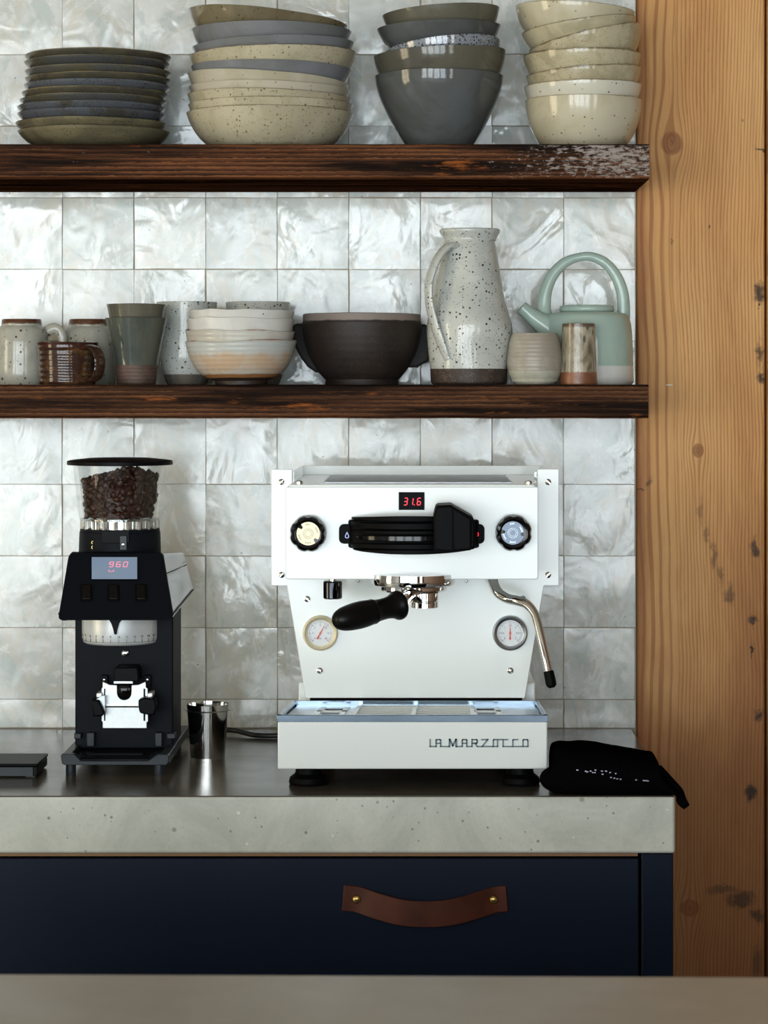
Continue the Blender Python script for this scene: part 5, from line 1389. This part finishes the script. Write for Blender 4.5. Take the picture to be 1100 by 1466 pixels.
for px, py in U:
    D = 3.378-.012*max(0, min(1, (py-976)/36.0)) if py < 1012 else 3.366+.016*min(1, (py-1012)/30.0)
    A.append(W(px, py, D))
up_f = [W(px, py, 3.372) for px, py in U]
loft(bm, up_f, [p+Vector((0, .002, 0)) for p in up_f]); fk = Gd('holder_fork', bm, M_clip, bevel=.0004)
fk['label'] = 'bright steel filter holder fork'
bm = NB(); prism(bm, [(151, 1010.6), (198, 1010.6), (198, 1013), (151, 1013)], 3.366, 3.374); obj('fold', bm, M_chrome, fk)
for x0, x1 in ((149, 150.8), (205.5, 208)):
    bm = NB(); prism(bm, [(x0, 986), (x1, 986), (x1, 1032), (x0, 1032)], 3.3715, 3.374); obj('slot', bm, M_dark, fk)
for x0, x1 in ((138, 146), (211, 218.5)):
    bm = NB(); prism(bm, [(x0, 992.5), (x1, 991.5), (x1, 998), (x0, 999)], 3.365, 3.395); obj('pin', bm, M_clip, fk, bevel=.001)
for pts_, D in (([(136, 1002), (146, 996), (150.5, 996), (150.5, 1020), (147, 1014), (143, 1003)], 3.36),):
    bm = NB(); prism(bm, pts_, D, D+.006); obj('clamp_plate', bm, M_steel, fk, bevel=.0004)
for pts_ in ([(131, 1001), (142, 1003), (147, 1013), (150, 1021), (146, 1026), (133, 1026)], [(198, 1002), (206, 999), (222, 1000), (224, 1012), (221, 1024), (213, 1024), (200, 1021), (198, 1012)]):
    bm = NB(); prism(bm, pts_, 3.352, 3.385); obj('clamp_knob', bm, M_gdark, fk, bevel=.002)
for px in (149.2, 211):
    bm = NB(); prism(bm, rrect(px-5, 967, px+5, 985, 1), 3.395, 3.406); pl_ = obj('screw_plate', bm, M_gdark, colm, bevel=.0006)
    bm = NB(); c = W(px, 973, 3.394); lathe_along(bm, [(0, .0014), (.0013, .001), (.0016, 0), (0, 0)], c, c-Vector((0, 1, 0)), 14); obj('screw', bm, M_chrome, colm)
# collar
hc = Vector((X(171.8, 3.45), Y(3.45), 0)); kc = 3.45/F
zc0, zc1 = 1.174, Z(759.5, 3.395)
bm = NB(); R = 57.6*kc
lathe(bm, [(0, zc0), (R*1.02, zc0), (R*1.02, zc0+.004), (R, zc1-.0045), (R*.985, zc1-.0035), (R*.985, zc1), (0, zc1)], 80, hc); cl_ = Gd('collar', bm, M_gmatte, sharp=25)
bm = NB(); D0 = 3.3925; prism(bm, [(145.5, 760), (185, 760), (185, 777.5), (145.5, 777.5)], D0, D0+.004); obj('collar_slot', bm, M_gdark, cl_, bevel=.0005)
bm = NB(); prism(bm, [(171.5, 767), (181.5, 767), (181.5, 787.5), (171.5, 787.5)], D0-.003, D0+.004); obj('latch_tab', bm, M_gtray, cl_, bevel=.0006)
bm = NB(); c = W(176.3, 779.5, D0-.0032); lathe_along(bm, [(0, .0015), (.0018, .001), (.0024, 0), (0, 0)], c, c-Vector((0, 1, 0)), 16); obj('latch_screw', bm, M_chrome, cl_)
bm = NB()
for i, yy in enumerate((777, 784)):
    for j in range(6):
        a = PI*2*j/6; c = W(139+math.cos(a)*1.6, yy+math.sin(a)*2, 3.4); 
        pos = hc+Vector((-(math.sin(math.asin(33/57.6)))*R, -math.cos(math.asin(33/57.6))*R-.0002, 0)); box(bm, pos.x+math.cos(a)*.0014-.0004, pos.x+math.cos(a)*.0014+.0004, pos.y-.0006, pos.y+.0004, Z(yy, 3.4)+math.sin(a)*.0017-.0004, Z(yy, 3.4)+math.sin(a)*.0017+.0004)
obj('ring_marks', bm, M_brass, cl_, smooth=False)
# hopper: outer clear wall, inner funnel, clear base ring, beans and lid
zh0, zh1, zht = zc1, Z(746, 3.395), 1.2968
bm = NB(); lathe(bm, [(56.5*kc, zh0), (56.9*kc, zh1), (58.5*kc, zh1+.004), (66.8*kc, zht)], 96, hc)
hop = Gd('hopper', bm, M_glass, sharp=60); hop['label'] = 'clear tapered bean hopper'
bm = NB(); lathe(bm, [(51*kc, zh1+.001), (52.5*kc, zh1+.006), (58.5*kc, zht-.012), (60*kc, zht)], 96, hc); obj('hopper_inner_face', bm, M_glass, hop, sharp=60)
bm = NB(); lathe(bm, [(46*kc, zh1-.002), (57*kc, zh1-.001), (57*kc, zh1+.0012), (46*kc, zh1+.0012), (46*kc, zh1-.002)], 72, hc); obj('hopper_ledge', bm, M_acryl, hop)
bm = NB()
for i in range(20):
    a = 2*PI*i/20; c, s = math.cos(a), math.sin(a)
    p = hc+Vector((c*.0505, s*.0505, 0)); 
    lathe(bm, [(0, zh0), (.0028, zh0), (.0028, zh1-.002), (0, zh1-.002)], 8, p)
lathe(bm, [(.043, zh0), (.043, zh1-.002), (.0425, zh1-.002), (.0425, zh0)], 48, hc)
obj('base_ring_posts', bm, plain('silvery_inner_ring', rgb(206, 208, 206), .16, .9, nscale=100, namt=.1), hop)
# beans
def bean(bm, c, M_, s):
    # half-egg with a crease on the flat side
    rows = []
    for j in range(5):
        v = -1+2*j/4.0; r = math.sqrt(max(0, 1-v*v))
        if r < .01: rows.append([bm.verts.new(c+M_ @ Vector((v*.0058*s, 0, .0004)))]); continue
        row = []
        for i in range(8):
            a = 2*PI*i/8; y = math.cos(a)*r*.0042*s; z = math.sin(a)*r
            z = z*.0032*s if z > 0 else z*.0013*s
            if i == 6: z += .0011*s
            row.append(bm.verts.new(c+M_ @ Vector((v*.0058*s, y, z))))
        rows.append(row)
    for A, B in zip(rows, rows[1:]):
        for i in range(8):
            j = (i+1) % 8
            if len(A) == 1: bm.faces.new((A[0], B[j], B[i]))
            elif len(B) == 1: bm.faces.new((A[i], A[j], B[0]))
            else: bm.faces.new((A[i], A[j], B[j], B[i]))
def heap(x, y):   # surface of the beans, highest right of centre at the back
    dx, dy = x-.012, y-.0
    return zh1+.0595+.0085*math.exp(-(dx*dx+dy*dy)/(.026**2))-.17*max(0, -x-.008)-.05*max(0, x-.035)
M_bean = NT('roasted_bean'); v_ = M_bean.noise(160, detail=3); big_ = M_bean.voro(130)
c_ = M_bean.mix(big_.outputs['Distance'], rgb(56, 32, 22), rgb(34, 20, 14)); c_ = M_bean.mix(M_bean.math('MULTIPLY', v_, .4), c_, rgb(92, 54, 36)); M_bean = M_bean.fin(c_, .4, spec=.3)
rb = random.Random(11); bm = NB(); pts_b = []
for tries in range(26000):
    if len(pts_b) > 1900: break
    z = rb.uniform(zh1+.004, zh1+.072); x = rb.uniform(-.06, .06); y = rb.uniform(-.06, .06); r = math.hypot(x, y)
    f = (z-zh1)/(zht-zh1); Rm = (49+7.5*f)*kc-.002
    hz = heap(x, y)
    if r > Rm or z > hz: continue
    if r < Rm-.011 and z < hz-.011: continue
    if y > .02 and z < hz-.01: continue
    if any(abs(x-q[0]) < .0066 and abs(y-q[1]) < .0066 and abs(z-q[2]) < .0066 and (x-q[0])**2+(y-q[1])**2+(z-q[2])**2 < .0066**2 for q in pts_b): continue
    pts_b.append((x, y, z))
    bean(bm, hc+Vector((x, y, z)), Euler((rb.uniform(0, 6), rb.uniform(0, 6), rb.uniform(0, 6))).to_matrix(), rb.uniform(.92, 1.1))
# dark core under the surface layer
core = []
lathe(bm, [(0, zh1+.002), (42*kc, zh1+.002), (45*kc, zh1+.030), (44*kc, zh1+.042), (38*kc, zh1+.052), (0, zh1+.056)], 32, hc)
bo = Gd('coffee_beans', bm, M_bean, hop, sharp=60); bo['kind'] = 'stuff'; bo['label'] = 'dark roasted coffee beans'
zl0 = Z(667.5, 3.38)
bm = NB(); R = 75.2*kc
lathe(bm, [(0, zl0), (R*.96, zl0-.0002), (R, zl0), (R*1.004, zl0+.0015), (R, zl0+.0048), (R*.985, zl0+.0055), (R*.9, zl0+.0066), (R*.6, zl0+.0088), (0, zl0+.0098)], 96, hc)
Gd('hopper_lid', bm, M_gdark, sharp=25)['label'] = 'domed dark hopper lid'

# ================================================================ steel dosing cup, scale, cloth
cc = Vector((X(297.5, 3.485), Y(3.485), CT)); k = 3.485/F
def mat_cup():
    t = NT('polished_cup_steel'); n = t.noise(1.0, t.map(scale=(5, 5, 400)), 3)
    return t.fin(rgb(196, 194, 190), .09, t.bump(n, .04, .0003), 1.0)
cup = thing('dosing_cup', 'polished steel dosing cup beside the grinder', 'cup', cc)
ch_ = Z(1007.5, 3.485)-CT
bm = NB(); lathe(bm, shell([(0, 0), (23*k, 0), (24.5*k, .001), (25*k, .006), (30*k, ch_)], .0009, 5), 80); obj('body', bm, mat_cup(), cup, local=True, sharp=50)
bm = NB(); zr_ = Z(1016.5, 3.485)-CT
lathe(bm, [(30.6*k, zr_-.0006), (31.1*k, zr_), (30.6*k, zr_+.0006), (29.6*k, zr_), (30.6*k, zr_-.0006)], 64)
for s in (-1, 1): tube(bm, [(s*30*k, 0, zr_), (s*33.5*k, 0, zr_-.0002*s), (s*36.5*k, -.0, zr_+.0008)], .0004, 8, smooth=0)
obj('wire_ring', bm, M_steel, cup, local=True)

sc = thing('coffee_scale', 'flat black coffee scale cut off by the left edge of the photo', 'scale', (-.55, Y(3.34), CT))
bm = NB(); xr_ = -.489
box(bm, -.64, xr_, Y(3.296), Y(3.39), CT+.0145, CT+.0182); obj('platform', bm, M_gdark, sc, bevel=.0012, seg=3)['label'] = 'flat black top plate'
bm = NB(); prism_xz(bm, [(-.636, CT+.0015), (xr_-.003, CT+.0015), (xr_-.001, CT+.0035), (xr_-.001, CT+.0138), (-.636, CT+.0138)], Y(3.300), Y(3.388)); bd = obj('body', bm, M_gdark, sc, bevel=.0008)
bm = NB(); box(bm, -.63, X(47, 3.297), Y(3.2985), Y(3.31), CT+.0018, CT+.0136); obj('front_panel', bm, M_gtray, bd, bevel=.0004)
for x in (-.62, -.50):
    for y in (Y(3.31), Y(3.38)):
        bm = NB(); box(bm, x-.006, x+.006, y-.004, y+.004, CT, CT+.002); obj('foot', bm, M_rubber, sc)

M_cloth = NT('black_towelling'); nn_ = M_cloth.noise(900, detail=2); fl = M_cloth.voro(210)
cc_ = M_cloth.mix(nn_, rgb(5, 5, 6), rgb(14, 14, 15)); M_cloth = M_cloth.fin(cc_, .95, M_cloth.bump(nn_, 1.0, .0018), spec=.0)
def cloth():
    bm = NB(); n = 44; m = 28
    topc = [(789, 1096, 0), (790.5, 1078, .2), (796, 1069, .5), (812, 1065.5, 1), (840, 1066, 1), (870, 1070, 1), (900, 1076, 1), (925, 1080, 1), (938, 1082.5, .9), (940, 1096, .8), (949, 1107, .7), (958, 1118, .55), (965, 1131, .35)]
    T = catmull([(a, 0, b) for a, b, _ in topc], 5); S_ = [v.x for v in catmull([(c, 0, 0) for _, _, c in topc], 5)]
    rows = []
    for i, p in enumerate(T):
        D = 3.215; x = X(p.x, D); zt = Z(p.z, D); h = max(.004, zt-CT)
        y0 = Y(3.145)+.012*max(0, 1-i/8.0); y1 = Y(3.30)-.03*max(0, 1-i/9.0)-.055*max(0, (i-len(T)+22)/22.0)
        row = []
        for j in range(m):
            a = 2*PI*j/m; cy, sz = -math.cos(a), math.sin(a)
            yy = (y0+y1)/2+(y1-y0)/2*math.copysign(abs(cy)**.7, cy)
            zz = CT+.0005+h*.5+h*.5*math.copysign(abs(sz)**.75, sz)
            if sz < 0: zz = max(CT+.0004, zz)
            n1 = pnoise(Vector((x*26, yy*26, zz*30)))*.005+pnoise(Vector((x*70, yy*70, zz*70)))*.0015
            if zz > CT+.002: yy += n1*.9; zz += min(0, n1)*.7 if abs(sz) > .9 else n1*.7
            row.append(bm.verts.new((x, yy, max(CT+.0003, zz))))
        rows.append(row)
    for A, B in zip(rows, rows[1:]):
        for k_ in range(m): bm.faces.new((A[k_], A[(k_+1) % m], B[(k_+1) % m], B[k_]))
    bm.faces.new(rows[0][::-1]); bm.faces.new(rows[-1])
    # lower roll along the front
    P = [(781, 1102, 3.168), (789, 1112, 3.165), (812, 1113, 3.160), (850, 1118, 3.158), (890, 1122, 3.158), (925, 1127, 3.16), (955, 1132, 3.162), (966, 1134, 3.165)]
    tube(bm, [W(*q) for q in P], [.006, .0165, .0200, .0165, .0130, .0090, .0050, .003], 20, flat=(.85, 1.0))
    # tail over the corner of the worktop
    P = [(938, 1108, 3.19), (955, 1121, 3.18), (972, 1134, 3.165), (975.5, 1144, 3.155), (979, 1150, 3.15), (983.5, 1155.5, 3.15)]
    tube(bm, [W(*q) for q in P], [.010, .0075, .0048, .0052, .0046, .0035], 14, flat=(1.35, .7), up=Vector((0, 1, 0)))
    for v in bm.verts:
        if v.co.z < CT+.0003 and v.co.x < CX-.001 : v.co.z = CT+.0003
    return bm
cl = obj('bar_towel', cloth(), M_cloth, sharp=80); tag(cl, 'crumpled black towel lying over the right corner of the worktop', 'towel')
# pale lint / print flecks on the towel
fb = NB(); rr_ = random.Random(5)
from mathutils.bvhtree import BVHTree
bmx = NB(); bmx.from_mesh(cl.data); bvh = BVHTree.FromBMesh(bmx)
camp = Vector((0, -CD, CZ))
for (px, py) in [(827, 1102.5), (839, 1104), (841, 1105), (846, 1104), (849, 1106), (852, 1106), (853, 1102.5), (863, 1108.5), (862, 1104), (868, 1104), (874, 1106), (882, 1107.5), (875, 1113), (880, 1114), (884, 1115), (889, 1115.5), (911, 1116.5), (922, 1117.5), (925, 1117.5), (928, 1118)]:
    dv = (W(px, py, 1.0)-camp).normalized(); h_, n_, i_, d_ = bvh.ray_cast(camp, dv)
    if h_ is None: continue
    s = .0010
    M3 = axis_rot(n_)
    q = [h_+M3 @ Vector((a*s*rr_.uniform(.6, 1.5), b*s*.6, .0002)) for a, b in ((-1, -1), (1, -1), (1, 1), (-1, 1))]
    loft(fb, q, [p-n_*.0004 for p in q])
bmx.free()
f_ = obj('fleck', fb, plain('pale_thread', rgb(190, 190, 215), .6), cl, smooth=False); f_['kind'] = 'stuff'; f_['label'] = 'tiny pale flecks of stitching'
